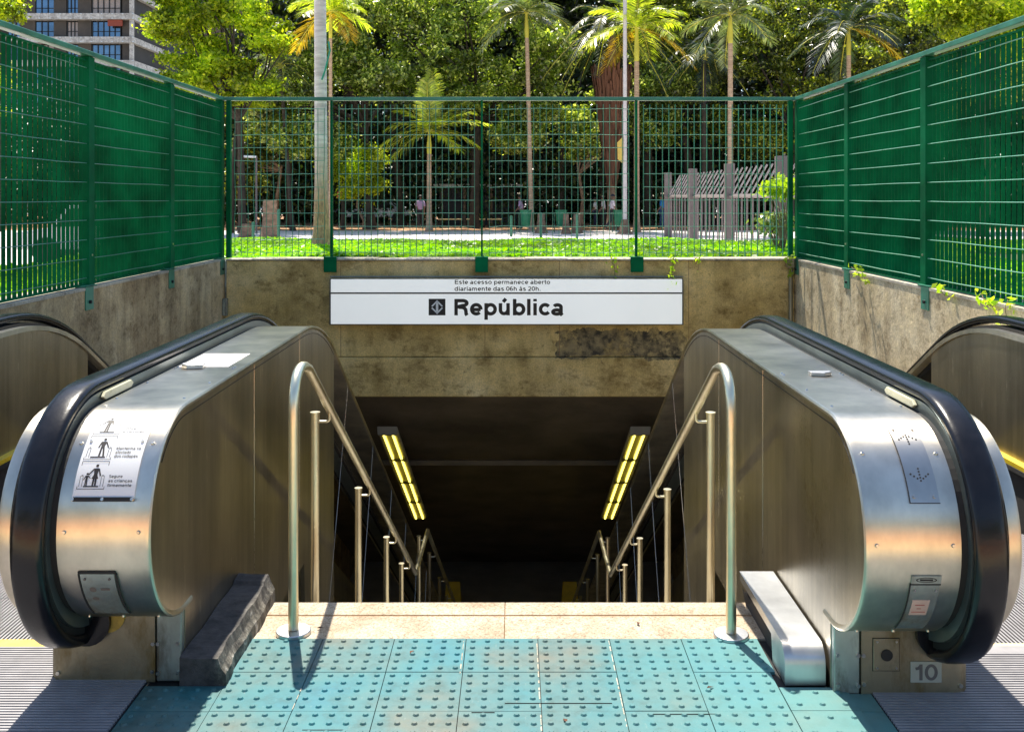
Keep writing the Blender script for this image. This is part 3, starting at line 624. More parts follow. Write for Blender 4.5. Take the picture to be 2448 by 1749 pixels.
# ------------------------------------------------------------------ escalators
def path(Yc, zc, R, ycorn, Yend, pre=.06, a0=-90, Rb=1.68, sl=30):
    P = []
    if pre: P.append((Yc+pre, zc-R, 0, -1))
    for k in range(int((90-a0)/6)+1):
        a = R_(a0+6*k); P.append((Yc-R*math.cos(a), zc+R*math.sin(a), -math.cos(a), math.sin(a)))
    L = Rb*math.tan(R_(sl/2)); t1 = ycorn-L; zt = zc+R
    for q in (.33,.66): P.append((Yc+(t1-Yc)*q, zt, 0, 1))
    for k in range(9):
        a = R_(sl*k/8); P.append((t1+Rb*math.sin(a), zt-Rb+Rb*math.cos(a), math.sin(a), math.cos(a)))
    y, z, ny, nz = P[-1]
    for q in (.5, 1): P.append((y+(Yend-y)*q, z-(Yend-y)*q*math.tan(R_(sl)), ny, nz))
    return P
def escalator(s, X0, dY, dz, label, yend=14.6):
    e = thing('escalator', (s*(X0+.95), 3.25+dY, 0), label, 'escalator', 'twin escalators descending from the landing')
    Yc, zc, R = 3.262+dY, .56+dz, .33; yc = 5.56+dY*.3
    x = lambda u: s*(X0+u)
    P = path(Yc, zc, R, yc, yend)
    def dpos(u, sa, off):       # point on the rolled outer deck: sa = arc length above the newel's foremost point
        th = sa/R
        if th <= math.pi/2: return (x(u), Yc-(R+off)*math.cos(th), zc+(R+off)*math.sin(th))
        return (x(u), Yc+(sa-R*math.pi/2), zc+R+off)
    # side panel
    mb = MB(); 
    pr = [p for p in P]
    arc = [p for p in P if p[0] <= Yc+1e-6]
    lo = [p for p in arc if p[1] <= zc+1e-6]; hi = [p for p in arc if p[1] >= zc-1e-6]
    ins = .004
    def wallpoly(ptsYZ, u0, u1, mi=0):
        k = len(ptsYZ); mb.add([(x(u0),a,b) for a,b in ptsYZ]+[(x(u1),a,b) for a,b in ptsYZ], [tuple(range(k)), tuple(range(k,2*k))[::-1]]+[(i,i+k,(i+1)%k+k,(i+1)%k) for i in range(k)], mi)
    disc = [(p[0]-p[2]*ins, p[1]-p[3]*ins) for p in arc if p[0] <= Yc+1e-6]
    wallpoly([q for q in disc], 0, .02)
    top = [(Yc, zc+R-ins)]+[(p[0]-p[2]*ins, p[1]-p[3]*ins) for p in P if p[0] > Yc+1e-6 and p[1] > zc]
    for i in range(len(top)-1):
        (a,b),(c,d) = top[i], top[i+1]
        zb = lambda y, z: (-.3 if y < 5.2 else min(-.3, z-3.0))
        wallpoly([(a, zb(a,b)), (c, zb(c,d)), (c,d), (a,b)], 0, .02)
    # joints: bright bead lines, vertical on the level part and square to the incline below
    for yj in (4.13+dY, 5.0+dY, ): mb.box(x(-.0012), x(.002), yj-.0022, yj+.0022, 0, zc+R-.012, 1)
    for k in range(6):
        yj = 6.45+dY+k*1.15; zt = .855 - .577*(yj-5.56); L = 2.6
        a = [(yj-.0022, zt), (yj+.0022, zt), (yj+.0022-.5*L, zt-.866*L), (yj-.0022-.5*L, zt-.866*L)]
        wallpoly(a, -.0012, .002, 1)
    mb.build('side_panel', [M['steel_side'], M['screw']], e)
    mb = MB(); Pj = [p for p in P if p[1] > zc]
    mb.sweep([(p[0]-p[2]*.035, p[1]-p[3]*.035, p[2], p[3]) for p in P if p[0] > Yc-.25 and p[1] > zc+.1], [(x(-.0015),-.0012),(x(-.0015),.0012),(x(.003),.0012),(x(.003),-.0012)])
    mb.build('panel_seam', M['dark'], e)
    # outer deck rolled round the newel
    mb = MB(); mb.sweep(P, [(x(-.004),-.012),(x(-.006),-.003),(x(-.002),.003),(x(.004),.004),(x(.012),.002),(x(.268),.002),(x(.268),-.02),(x(.004),-.02)])
    deck = mb.build('outer_deck', M['steel_roll'], e, smooth=35)
    mb = MB(); mb.sweep([q for q in P], [(x(.404),-.02),(x(.404),.002),(x(.432),.002),(x(.442),-.004),(x(.446),-.02)]); mb.build('inner_deck', M['steel_roll'], e, smooth=35)
    # handrail guide and handrail
    G = path(Yc+.02, zc-.005, R+.015, yc, yend)
    mb = MB(); mb.sweep(G, [(x(.290),-.06),(x(.290),.022),(x(.385),.022),(x(.385),-.06)]); mb.build('handrail_guide', simple('guide_steel', (.20,.24,.24), .35, .8, .2), e, smooth=40)
    mb = MB(); mb.sweep(P, [(x(.268),-.05),(x(.268),-.006),(x(.404),-.006),(x(.404),-.05)]); mb.build('dark_groove', M['dark'], e)
    Hh = path(Yc+.038, zc-.02, .40, yc+.02, yend, pre=0)
    y0, z0_, _, _ = Hh[0]
    Hh = [(y0+.13, z0_+.055, .35, -.94), (y0+.06, z0_+.012, .16, -.987)] + Hh
    sec = []
    for k in range(20):
        a = 2*math.pi*k/20; cx_ = math.copysign(abs(math.cos(a))**.6, math.cos(a))*.0475; cz_ = math.copysign(abs(math.sin(a))**.7, math.sin(a))*.021
        sec.append((x(.338+cx_), cz_))
    mb = MB(); mb.sweep(Hh, sec); hr = mb.build('handrail', M['rubber'], e, smooth=50)
    mb = MB(); mb.sweep(Hh, [(x(.372),-.045),(x(.372),-.005),(x(.304),-.005),(x(.304),-.045)]); mb.build('handrail_lip', M['dark'], hr)
    # newel pedestal
    py = 3.232+dY*1.0; ub = .434
    mb = MB(); zt = .30+dz
    def rr(x0, x1, y0, y1, z0, z1, r0, r1):
        pts = []
        if r0:
            for k in range(5): a = R_(90*k/4); pts.append((x0+s*r0*(1-math.cos(a)) , y0+r0*(1-math.sin(a))))
        else: pts.append((x0, y0))
        if r1:
            for k in range(7): a = R_(90*k/6); pts.append((x1-s*r1*(1-math.sin(a)), y0+r1*(1-math.cos(a))))
        else: pts.append((x1, y0))
        pts += [(x1, y1), (x0, y1)]
        mb.poly([(a,b,z0) for a,b in pts], (0,0,1), z1-z0)
    rr(x(.088), x(ub), py, py+.5, .001, zt, 0, .05)
    pd = mb.build('pedestal', M['steel_dull'], e, smooth=35)
    mb = MB(); rr(x(.003), x(.084), py+.004, py+.5, .001, zt, 0, 0); mb.build('pedestal_side_cover', M['steel_dull2'], e, bevel=.004)
    mb = MB(); mb.box(x(.084), x(.088), py+.012, py+.4, .001, zt); mb.build('pedestal_gap', M['dark'], e)
    for (u, zq) in ((.078,.235),(.094,.235),(.078,.125),(.094,.125),(.078,.03),(.096,.035),(.014,.232),(.014,.125),(.014,.03),(.40,.03)):
        mb = MB(); mb.cyl((x(u), py-.004, zq), .0065, .012, 'y', 8); mb.build('rivet', M['screw'], pd, smooth=40)
    # handrail inlet
    mb = MB(); mb.cyl((x(.30 if s < 0 else .33), py-.022, .20), .075, .022, 'y', 22); mb.build('handrail_inlet', M['rubber'], e, smooth=40)
    if s < 0:
        mb = MB(); mb.cyl((x(.235), py-.006, .215), .052, .006, 'y', 22); mb.cyl((x(.218), py-.009, .222), .006, .003, 'y', 8, 1); mb.build('yellow_disc', [simple('worn_yellow', (.42,.27,.05), .6, 0, .4, 30), M['dark']], e)
    # grime line under the pedestal
    # screws on the deck and newel
    def scr(u, sa, r=.0065):
        p = Vector(dpos(u, sa, .0015)); q = Vector(dpos(u, sa, .006)); mb = MB(); mb.tube([p, q], [r, r*.7], 8); mb.build('screw', M['screw'], deck, smooth=40)
    top = R*math.pi/2
    for sa in (top+.69, top+.66, top+.36, top+.08): 
        for u in (.03, .255): scr(u, sa, .006)
    for sa in (R*R_(50), R*R_(4)):
        for u in (.028, .245): scr(u, sa)
    for u in (.03,.14,.245): scr(u, -R*R_(62), .005)
    # pale lens set into the guide
    mb = MB(); ya, yb_ = Yc+.03, Yc+.29; 
    pts = [(x(.2885), ya+.02, zc+R+.004), (x(.2885), yb_-.02, zc+R+.004), (x(.2885), yb_, zc+R+.016), (x(.2885), yb_-.02, zc+R+.030), (x(.2885), ya+.02, zc+R+.030), (x(.2885), ya, zc+R+.016)]
    mb.poly(pts, (-s,0,0), .012); mb.build('sensor_lens', simple('pale_lens', (.62,.60,.42), .3), e, bevel=.003)
    # decals
    def quad(mb, u0, u1, s0, s1, off, mi=0, n=6):
        vs = []; fs = []
        for i in range(n+1):
            sa = s0+(s1-s0)*i/n; vs += [dpos(u0, sa, off), dpos(u1, sa, off)]
        for i in range(n): fs.append((2*i, 2*i+1, 2*i+3, 2*i+2))
        mb.add(vs, fs, mi)
    def slab(mb, u0, u1, s0, s1, o0, o1, mi=0, n=8):
        vs = []
        for i in range(n+1):
            sa = s0+(s1-s0)*i/n; vs += [dpos(u0,sa,o0), dpos(u1,sa,o0), dpos(u1,sa,o1), dpos(u0,sa,o1)]
        fs = [(0,1,2,3),(4*n+3,4*n+2,4*n+1,4*n)]
        for i in range(n):
            for j in range(4): a = 4*i+j; b = 4*i+(j+1)%4; fs.append((a,b,b+4,a+4))
        mb.add(vs, fs, mi)
    D2 = lambda a: R*R_(a)
    if s < 0:
        # U: distance from the left plate edge (u decreases to the right in the picture)
        uL = 1.300-X0; uR = 1.118-X0; ux = lambda t: uL+(uR-uL)*t          # t 0..1 left->right
        sb, stp = D2(20), D2(76)
        mb = MB(); slab(mb, uL, uR, sb, stp, .002, .0045); stc = mb.build('safety_sticker', M['white'], deck, smooth=60)
        mb = MB(); slab(mb, uL-.004, uR+.004, sb-.006, sb+.006, .004, .009); mb.build('retaining_bar', M['dark'], stc)
        mb = MB()
        for u in (uL-.004, (uL+uR)/2, uR+.004): p, q = Vector(dpos(u, sb, .008)), Vector(dpos(u, sb, .0125)); mb.tube([p,q], [.006,.0045], 8)
        for u in (uL-.014, uR+.012): p, q = Vector(dpos(u, D2(51), .004)), Vector(dpos(u, D2(51), .0085)); mb.tube([p,q], [.0055,.004], 8)
        mb.build('sticker_screws', M['screw'], stc, smooth=40)
        mb = MB(); O = .0052
        def ln(x0, y0, x1, y1, wd, base):      # line in box units (0..1)
            d = Vector((x1-x0, y1-y0)); n_ = Vector((-d.y, d.x)).normalized()*wd/2
            q = [(x0+n_.x,y0+n_.y),(x0-n_.x,y0-n_.y),(x1-n_.x,y1-n_.y),(x1+n_.x,y1+n_.y)]
            mb.add([dpos(ux(.05+a*.44), base+b*.081, O) for a,b in q], [(0,1,2,3)])
        def pg(pts, base): mb.add([dpos(ux(.05+a*.44), base+b*.081, O) for a,b in pts], [tuple(range(len(pts)))])
        def circ(cx_, cy_, r, base): pg([(cx_+r*math.cos(2*math.pi*k/14), cy_+r*math.sin(2*math.pi*k/14)) for k in range(14)], base)
        def frame(base):
            for a in ((0,0,1,0),(1,0,1,1),(1,1,0,1),(0,1,0,0)): ln(*a, .018, base)
            for q in (.06,.16,.84,.94): ln(q,.08,q,.46,.014, base)
            ln(.06,.46,.16,.46,.014,base); ln(.84,.46,.94,.46,.014,base); ln(.09,.49,.15,.49,.02,base); ln(.85,.49,.91,.49,.02,base)
            ln(.22,.09,.78,.09,.045, base)
        b3, b2, b1 = D2(25), D2(25)+.088, D2(25)+.177
        for b in (b3,b2,b1): frame(b)
        # figure with skirt and child
        def man(cx_, b, h=1.0, y0=.12, lean=0, skirt=False, arms=((-.16,.42),(.16,.42))):
            circ(cx_, y0+.72*h, .055*h**.5, b)
            pg([(cx_-.10*h, y0+.62*h),(cx_+.10*h, y0+.62*h),(cx_+.055*h, y0+.36*h),(cx_-.055*h, y0+.36*h)], b)
            if skirt: pg([(cx_-.05*h,y0+.42*h),(cx_+.05*h,y0+.42*h),(cx_+.13*h,y0+.24*h),(cx_-.13*h,y0+.24*h)], b)
            ln(cx_-.035*h, y0+.4*h, cx_-.045*h, y0, .065*h, b); ln(cx_+.035*h+lean*0, y0+.4*h, cx_+.05*h+lean, y0, .065*h, b)
            for (ax, ay) in arms:
                ln(cx_+math.copysign(.09*h, ax), y0+.6*h, cx_+ax*h, y0+ay*h, .05*h, b)
        man(.60, b3, 1.0, .12, 0, True, ((-.26,.38),(.19,.34))); man(.30, b3, .58, .12, 0, False, ((.24,.42),(-.18,.34)))
        man(.58, b2, 1.0, .12, .07, False, ((-.15,.36),(.22,.36)))
        man(.45, b1, 1.0, .12, 0, False, ((-.24,.40),(.15,.36)))
        def txt(body, b, rows_y, t0=.54, hgt=.0085):
            for line, yy, t1 in rows_y:
                vs, fs = text_mesh(line, .15); a = min(v[0] for v in vs); bb = max(v[0] for v in vs)
                mb.add([dpos(ux(t0+(v[0]-a)/(bb-a)*(t1-t0)), b+yy*.081+v[1]*hgt/CAPREF, O+.0002*v[2]) for v in vs], fs)
        txt('', b3, [('Segure', .40, .76), ('as crianças', .24, .93), ('firmemente', .08, .93)])
        txt('', b2, [('Mantenha-se', .40, .95), ('afastado', .24, .80), ('dos rodapés', .08, .93)])
        txt('', b1, [('Utilize', .24, .74), ('o corrimão', .08, .90)])
        mb.build('pictograms', M['ink'], stc, fix=False)
        mb = MB(); slab(mb, 1.325-X0, 1.13-X0, Yc and (3.96-Yc)+top, (4.29-Yc)+top, .002, .0035); mb.build('white_label', simple('white_label', (.85,.80,.76), .5, 0, .04), deck)
        mb = MB(); yb0 = 3.915; zt_ = zc+R
        mb.poly([(-1.305,yb0+.02,zt_+.003),(-1.275,yb0-.012,zt_+.003),(-1.215,yb0,zt_+.003),(-1.215,yb0+.04,zt_+.003),(-1.305,yb0+.04,zt_+.003)], (0,0,1), .016); mb.build('small_bracket', M['steel_cover'], deck, bevel=.002)
        # small plate low on the newel
        mb = MB(); slab(mb, 1.275-X0, 1.175-X0, D2(-52), D2(-18), .002, .005); lpz = mb.build('data_plate', M['steel_dull2'], deck, smooth=60)
        mb = MB(); slab(mb, 1.280-X0, 1.170-X0, D2(-17.8), D2(-16.6), .002, .006); slab(mb, 1.172-X0, 1.166-X0, D2(-52), D2(-17.8), .002, .006); slab(mb, 1.281-X0, 1.277-X0, D2(-52), D2(-17.8), .002, .006); mb.build('plate_edge', M['dark'], lpz)
        mb = MB()
        for q in (1.262,1.190): p, q2 = Vector(dpos(q-X0, D2(-21), .005)), Vector(dpos(q-X0, D2(-21), .008)); mb.tube([p,q2], .004, 8)
        p = [dpos(1.245-X0+.010*math.cos(a), D2(-28)+.010*math.sin(a), .0056) for a in [2*math.pi*k/14 for k in range(14)]]; mb.add(p, [tuple(range(14))])
        p = [dpos(1.245-X0+.010*math.cos(a), D2(-35)+.008*math.sin(a), .0056) for a in [2*math.pi*k/14 for k in range(14)]]; mb.add(p, [tuple(range(14))])
        quad(mb, 1.222-X0, 1.195-X0, D2(-28.6), D2(-27), .0056)
        mb.build('plate_marks', simple('dull_mark', (.12,.10,.09), .6), lpz, fix=False)
    else:
        uA, uB = 1.134-X0, 1.218-X0
        mb = MB(); slab(mb, uA, uB, D2(24), D2(70), .002, .0045); ip = mb.build('indicator_plate', steel('indicator_steel', (.82,.76,.66), .26, (.5,40,40), .03, None, 3, .85), deck, smooth=60)
        mb = MB()
        for yy in (D2(24)-.0012,): slab(mb, uA-.001, uB+.001, yy, yy+.002, .002, .005)
        slab(mb, uA-.0022, uA, D2(24), D2(68), .002, .005); mb.build('plate_edge', M['dark'], ip)
        mb = MB(); uc = (uA+uB)/2
        def dot(du, ds, c): p = dpos(uc+du, c+ds, .0048); q = dpos(uc+du, c+ds, .0055); mb.tube([p,q], .0028, 8)
        for c, sg_ in ((D2(59),1),(D2(38),-1)):
            for k in range(5): dot(0, sg_*(.018-k*.009), c)
            for k in range(1,4): dot(k*.0085, sg_*(.018-k*.0065), c); dot(-k*.0085, sg_*(.018-k*.0065), c)
        mb.build('dotted_arrows', M['dark'], ip)
        mb = MB()
        for u in (uA+.013, uB-.013): 
            for a in (27,66): mb.tube([dpos(u, D2(a), .0045), dpos(u, D2(a), .008)], [.005,.004], 8)
        mb.build('plate_screws', M['screw'], ip, smooth=40)
        mb = MB(); slab(mb, 1.128-X0, 1.213-X0, D2(-15.2), D2(-11), .002, .0055); bd = mb.build('badge_plate', M['steel_dull2'], deck)
        mb = MB(); p = [dpos(1.1705-X0+.030*math.cos(a), D2(-13.1)+.008*math.sin(a), .006) for a in [2*math.pi*k/24 for k in range(24)]]; p2 = [dpos(1.1705-X0+.026*math.cos(a), D2(-13.1)+.006*math.sin(a), .006) for a in [2*math.pi*k/24 for k in range(24)]]
        mb.add(p+p2, [(k,(k+1)%24,24+(k+1)%24,24+k) for k in range(24)]); quad(mb, 1.152-X0, 1.189-X0, D2(-13.6), D2(-12.6), .006); mb.build('badge_oval', M['dark'], bd, fix=False)
        mb = MB(); slab(mb, 1.128-X0, 1.210-X0, D2(-52), D2(-16), .002, .005); dp = mb.build('data_plate', M['steel_dull2'], deck, smooth=60)
        mb = MB(); slab(mb, 1.125-X0, 1.213-X0, D2(-16), D2(-15.4), .002, .0056); slab(mb, 1.125-X0, 1.128-X0, D2(-52), D2(-16), .002, .0056); mb.build('plate_edge', M['dark'], dp)
        mb = MB(); slab(mb, 1.140-X0, 1.190-X0, D2(-36), D2(-25), .005, .0062)
        mb.build('red_notice', simple('notice_pink', (.45,.32,.28), .5), dp)
        mb = MB()
        for k, (t0, t1) in enumerate(((.2,.75),(.35,.6),(.1,.9))): quad(mb, 1.140-X0+.05*t0, 1.140-X0+.05*t1, D2(-28-k*2.6)-.003, D2(-28-k*2.6), .0066)
        mb.build('notice_lines', simple('notice_red', (.3,.05,.04), .5), dp, fix=False)
        mb = MB()
        for q in (1.140,1.200): mb.tube([dpos(q-X0, D2(-19), .005), dpos(q-X0, D2(-19), .009)], [.005,.004], 8)
        mb.build('plate_screws', M['screw'], dp, smooth=40)
        mb = MB(); zt_ = zc+R; mb.poly([(1.125,3.81,zt_+.003),(1.175,3.80,zt_+.003),(1.208,3.825,zt_+.003),(1.208,3.85,zt_+.003),(1.125,3.85,zt_+.003)], (0,0,1), .014); mb.build('small_bracket', M['steel_cover'], deck, bevel=.002)
        # pedestal fittings
        mb = MB(); mb.box(1.124, 1.206, py-.004, py-.0005, .078, .179); kp = mb.build('key_switch_plate', M['steel_dull'], pd, bevel=.0015)
        mb = MB(); mb.cyl((1.166, py-.008, .128), .018, .005, 'y', 24); 
        mb.build('key_barrel', M['black'], kp, smooth=40)
        mb = MB()
        for a in (1.136,1.196):
            for b in (.088,.170): mb.cyl((a, py-.0075, b), .0035, .004, 'y', 8)
        mb.build('plate_screws', M['screw'], kp)
        mb = MB(); mb.box(1.1225, 1.2075, py-.002, py-.0004, .0765, .1805); mb.build('plate_shadow_edge', M['dark'], kp)
        mb = MB(); mb.box(1.241, 1.339, py-.0035, py-.0005, .041, .107); npl = mb.build('number_plate', simple('cream_plate', (.40,.41,.35), .5, 0, .1), pd, bevel=.006)
        vs, fs = text_mesh('10', .18); vs = fit(vs, 1.255, 1.326, .049, .050, CAPREF)
        mb = MB(); mb.add([(a, py-.0042-.0003*c_, b) for a,b,c_ in vs], [tuple(reversed(q)) for q in fs]); mb.build('number_10', simple('number_grey', (.13,.12,.12), .6), npl, fix=False)
    # far balustrade (other side of the steps)
    F = path(Yc, zc, R, yc, yend)
    mb = MB(); top2 = [(p[0], p[1]) for p in F if p[0] > Yc and p[1] > zc]
    mb.add([(x(1.46), p[0]-p[2]*.004, p[1]-p[3]*.004) for p in F if p[0] <= Yc+1e-6], [tuple(range(len([p for p in F if p[0] <= Yc+1e-6])))])
    for i in range(len(top2)-1):
        (a,b),(c,d) = top2[i], top2[i+1]
        if i == 0: a, b = Yc, zc+R
        mb.add([(x(1.46),a,b-.004),(x(1.46),c,d-.004),(x(1.46),c,d-3.4),(x(1.46),a,b-3.4)], [(0,1,2,3)])
    mb.box(x(1.459),x(1.462),4.62+dY,4.624+dY,.2,.86,1)
    mb.build('far_side_panel', [M['steel_side'], M['screw']], e, fix=True)
    mb = MB(); mb.sweep(F, [(x(1.45),-.02),(x(1.452),.004),(x(1.50),.004),(x(1.50),-.02)]); mb.build('far_deck_trim', M['steel_roll'], e, smooth=35)
    mb = MB(); mb.sweep(F, [(x(1.598),-.03),(x(1.598),.002),(x(1.80),.002),(x(1.80),-.03)]); mb.build('far_outer_deck', M['steel_roll'], e, smooth=35)
    mb = MB(); mb.sweep(F, [(x(1.50),-.05),(x(1.50),.02),(x(1.598),.02),(x(1.598),-.05)]); mb.build('far_handrail_guide', M['dark'], e)
    Hf = path(Yc+.038, zc-.02, .40, yc+.02, yend, pre=.1)
    sec = []
    for k in range(16):
        a = 2*math.pi*k/16; sec.append((x(1.548+math.copysign(abs(math.cos(a))**.6, math.cos(a))*.0475), math.copysign(abs(math.sin(a))**.7, math.sin(a))*.021))
    mb = MB(); mb.sweep(Hf, sec); mb.build('far_handrail', M['rubber'], e, smooth=50)
    # skirt with brush and yellow line
    K = [(p[0]-p[2]*.62, p[1]-p[3]*.62, p[2], p[3]) for p in F if p[0] > Yc+.2 and p[1] > zc-9 and not (p[0] < Yc+.3 and p[1] < zc)]
    K = [q for q in K if q[0] > 3.9]
    y_, z_ = 4.15, K[0][1]
    K = [(3.75, z_-.24, -.55,.83), (3.95, z_-.11, -.5,.86), (4.2, z_-.03, -.2,.98)] + [q for q in K if q[0] > 4.3]
    mb = MB(); mb.sweep(K, [(x(1.43),-.012),(x(1.43),.010),(x(1.46),.018),(x(1.46),-.012)]); mb.build('yellow_edge', M['yellow'], e, smooth=40)
    mb = MB(); mb.sweep(K, [(x(1.425),-.034),(x(1.425),-.012),(x(1.46),-.012),(x(1.46),-.034)]); mb.sweep(K, [(x(1.44),-.6),(x(1.44),-.034),(x(1.46),-.034),(x(1.46),-.6)]); mb.build('skirt_brush', simple('brush_black', (.02,.018,.016), .9, 0, .5, 80, .8, 200), e)
    K2 = [(q[0], q[1], q[2], q[3]) for q in K]
    mb = MB(); mb.sweep(K2, [(x(.476),-.6),(x(.476),.02),(x(.50),.0),(x(.50),-.6)]); mb.build('near_skirt', M['steel_side'], e)
    # landing plate with ribs
    yl = 3.535+dY*.6
    mb = MB(); xa, xb = x(.088 if s < 0 else .12), x(1.80)
    if s < 0: xa = -1.182
    else: xa = 1.12
    mb.box(xa, xb, 1.2, yl-.06, -.004, .001, 1)
    y = 1.25
    while y < yl-.07: mb.box(xa+s*.004, xb, y, y+.0082, .001, .009, 0); y += .0158
    mb.build('landing_plate', [M['rib'], M['ribgap']], e)
    mb = MB(); mb.box(x(.44), x(1.46), yl-.058, yl-.002, -.004, .007); mb.build('comb_plate', simple('comb_yellow', (.80,.56,.10), .5, 0, .2, 20) if s < 0 else M['rib'], e, bevel=.002)
    # moving steps
    n = 24; yy = yl
    for k in range(n):
        y0 = yl+k*.4; y1 = y0+.397
        if k < 3: zt2 = -.008
        else: zt2 = -.008 - .2309*(k-3) - (.0 if k > 3 else .0)
        if k == 3: zt2 = -.06
        mb = MB(); mb.box(x(.50), x(1.43), y0, y1, zt2-.22, zt2-.006, 1)
        if k < 8:
            q = .505
            while q < 1.425: mb.box(x(q), x(q+.007), y0, y1-.002, zt2-.006, zt2, 0); q += .0145
        mb.build('step', [M['rib'], M['ribgap']], e)
    return e
escalator(-1, 1.07, 0, 0, 'left escalator whose steel newel carries the white safety sticker with pictograms')
escalator(1, 1.0, -.083, -.01, 'right escalator whose steel newel carries the dotted arrows and the number 10')

# filler shelves between the far balustrades and the walls
for s, a, b, lb in ((-1, -2.872, XL, 'narrow steel filler ledge between left escalator and left wall'), (1, 2.802, XR, 'narrow steel filler ledge between right escalator and right wall')):
    mb = MB(); mb.box(a, b, 3.3, 5.1, .3, .86); tag(mb.build('filler_ledge', M['steel_side']), lb, 'ledge')

# broken mortar kerb and steel cover
def rough_kerb():
    mb = MB(); nY, yy0, yy1 = 44, 3.2, 3.885
    rows_ = []
    for i in range(nY+1):
        t = i/nY; y = yy0+(yy1-yy0)*t
        j = lambda a: random.uniform(-a, a)*.22
        xr = -.938+.004*math.sin(t*9+2)+.002*math.sin(t*21)+j(.004); zt = .090+.003*math.sin(t*13)+j(.004)
        if t > .90: zt += .012
        rows_.append([(-1.068,y,-.006),(-1.068,y,zt+.004),(-1.02,y,zt+j(.004)),(xr-.012,y,zt+j(.006)),(xr-.002,y,zt-.03+j(.01)),(xr+.012+j(.006),y,zt*.45),(xr+.016+j(.005),y,-.006)])
    k = 7; vs = [v for r in rows_ for v in r]; fs = []
    for i in range(nY):
        for q in range(k-1): fs.append((i*k+q, i*k+q+1, (i+1)*k+q+1, (i+1)*k+q))
    fs.append(tuple(range(k))); fs.append(tuple(range(nY*k, nY*k+k))[::-1]); mb.add(vs, fs)
    m, nt, n, l = new_mat('dark_broken_mortar'); out = n.new('ShaderNodeOutputMaterial'); p = n.new('ShaderNodeBsdfPrincipled'); l.new(p.outputs[0], out.inputs[0])
    g_ = n.new('ShaderNodeNewGeometry'); t = pos_noise(nt, (1,1,1), 16, 8, .75); sxx = n.new('ShaderNodeSeparateXYZ'); l.new(g_.outputs['Position'], sxx.inputs[0])
    mr = n.new('ShaderNodeMapRange'); l.new(sxx.outputs[0], mr.inputs[0]); mr.inputs[1].default_value = -.96; mr.inputs[2].default_value = -.93
    a = ramp(nt, t.outputs[0], [(.35, (.022,.021,.022)), (.6, (.075,.07,.068))]); b = ramp(nt, t.outputs[0], [(.42, (.06,.052,.042)), (.56, (.20,.18,.14)), (.68, (.65,.60,.52))])
    l.new(mixc(nt, mr.outputs[0], a.outputs[0], b.outputs[0]), p.inputs['Base Color']); p.inputs['Roughness'].default_value = .8
    bp = n.new('ShaderNodeBump'); bp.inputs['Strength'].default_value = .9; bp.inputs['Distance'].default_value = .012; l.new(t.outputs[0], bp.inputs['Height']); l.new(bp.outputs[0], p.inputs['Normal'])
    tag(mb.build('mortar_kerb', m), 'broken dark mortar kerb along the foot of the left escalator panel', 'kerb')
rough_kerb()
mb = MB()
prof = [(3.84,.128),(3.30,.128)]
for k in range(1,8): a = R_(90*k/7); prof.append((3.30-.055-.055*math.sin(a)+.055*0, .128-.055+.055*math.cos(a)))
prof = [(3.85,.128),(3.30,.128)] + [(3.262-.062*math.sin(R_(15*k)), .066+.062*math.cos(R_(15*k))) for k in range(0,7)] + [(3.2,.006)]
outer = prof; inner = [(a+.004 if a < 3.25 else a, b-.004 if b > .06 else b) for a, b in prof]
k = len(prof); vs = []
for (x0) in (.862, .992): vs += [(x0,a,b) for a,b in outer] 
fs = [(i, i+1, i+1+k, i+k) for i in range(k-1)]
mb.add(vs, fs); 
mb.add([(.864,a,b) for a,b in outer[1:]]+[(.864,3.36,.006),(.864,3.40,.128)][:1]+[(.864,3.38,.094)], [tuple(range(k+1))]); mb.add([(.864,3.30,.128),(.864,3.85,.128),(.864,3.85,.096),(.864,3.38,.094)], [(0,1,2,3)])
mb.add([(.992,a,b) for a,b in outer]+[(.992,3.85,.006)], [tuple(range(k+1))])
cv = thing('cable_cover', (.93,3.2,0), 'long stainless box cover with rounded end beside the right escalator', 'cover')
mb.build('cover_shell', M['steel_cover'], cv, smooth=30)
mb = MB(); mb.box(.885,.985,3.37,3.84,.002,.118); mb.build('dark_core', simple('core_grey', (.05,.045,.04), .9), cv)
mb = MB(); mb.add([(.885,3.84,.0),(.945,3.60,.0),(.885,3.50,.0),(.870,3.84,.07),(.905,3.62,.03)], [(0,1,4,3),(1,2,4),(2,0,3,4),(0,2,1)])
tag(mb.build('mortar_lump', M['asphalt']), 'small dark mortar lump by the foot of the right handrail post', 'mortar')

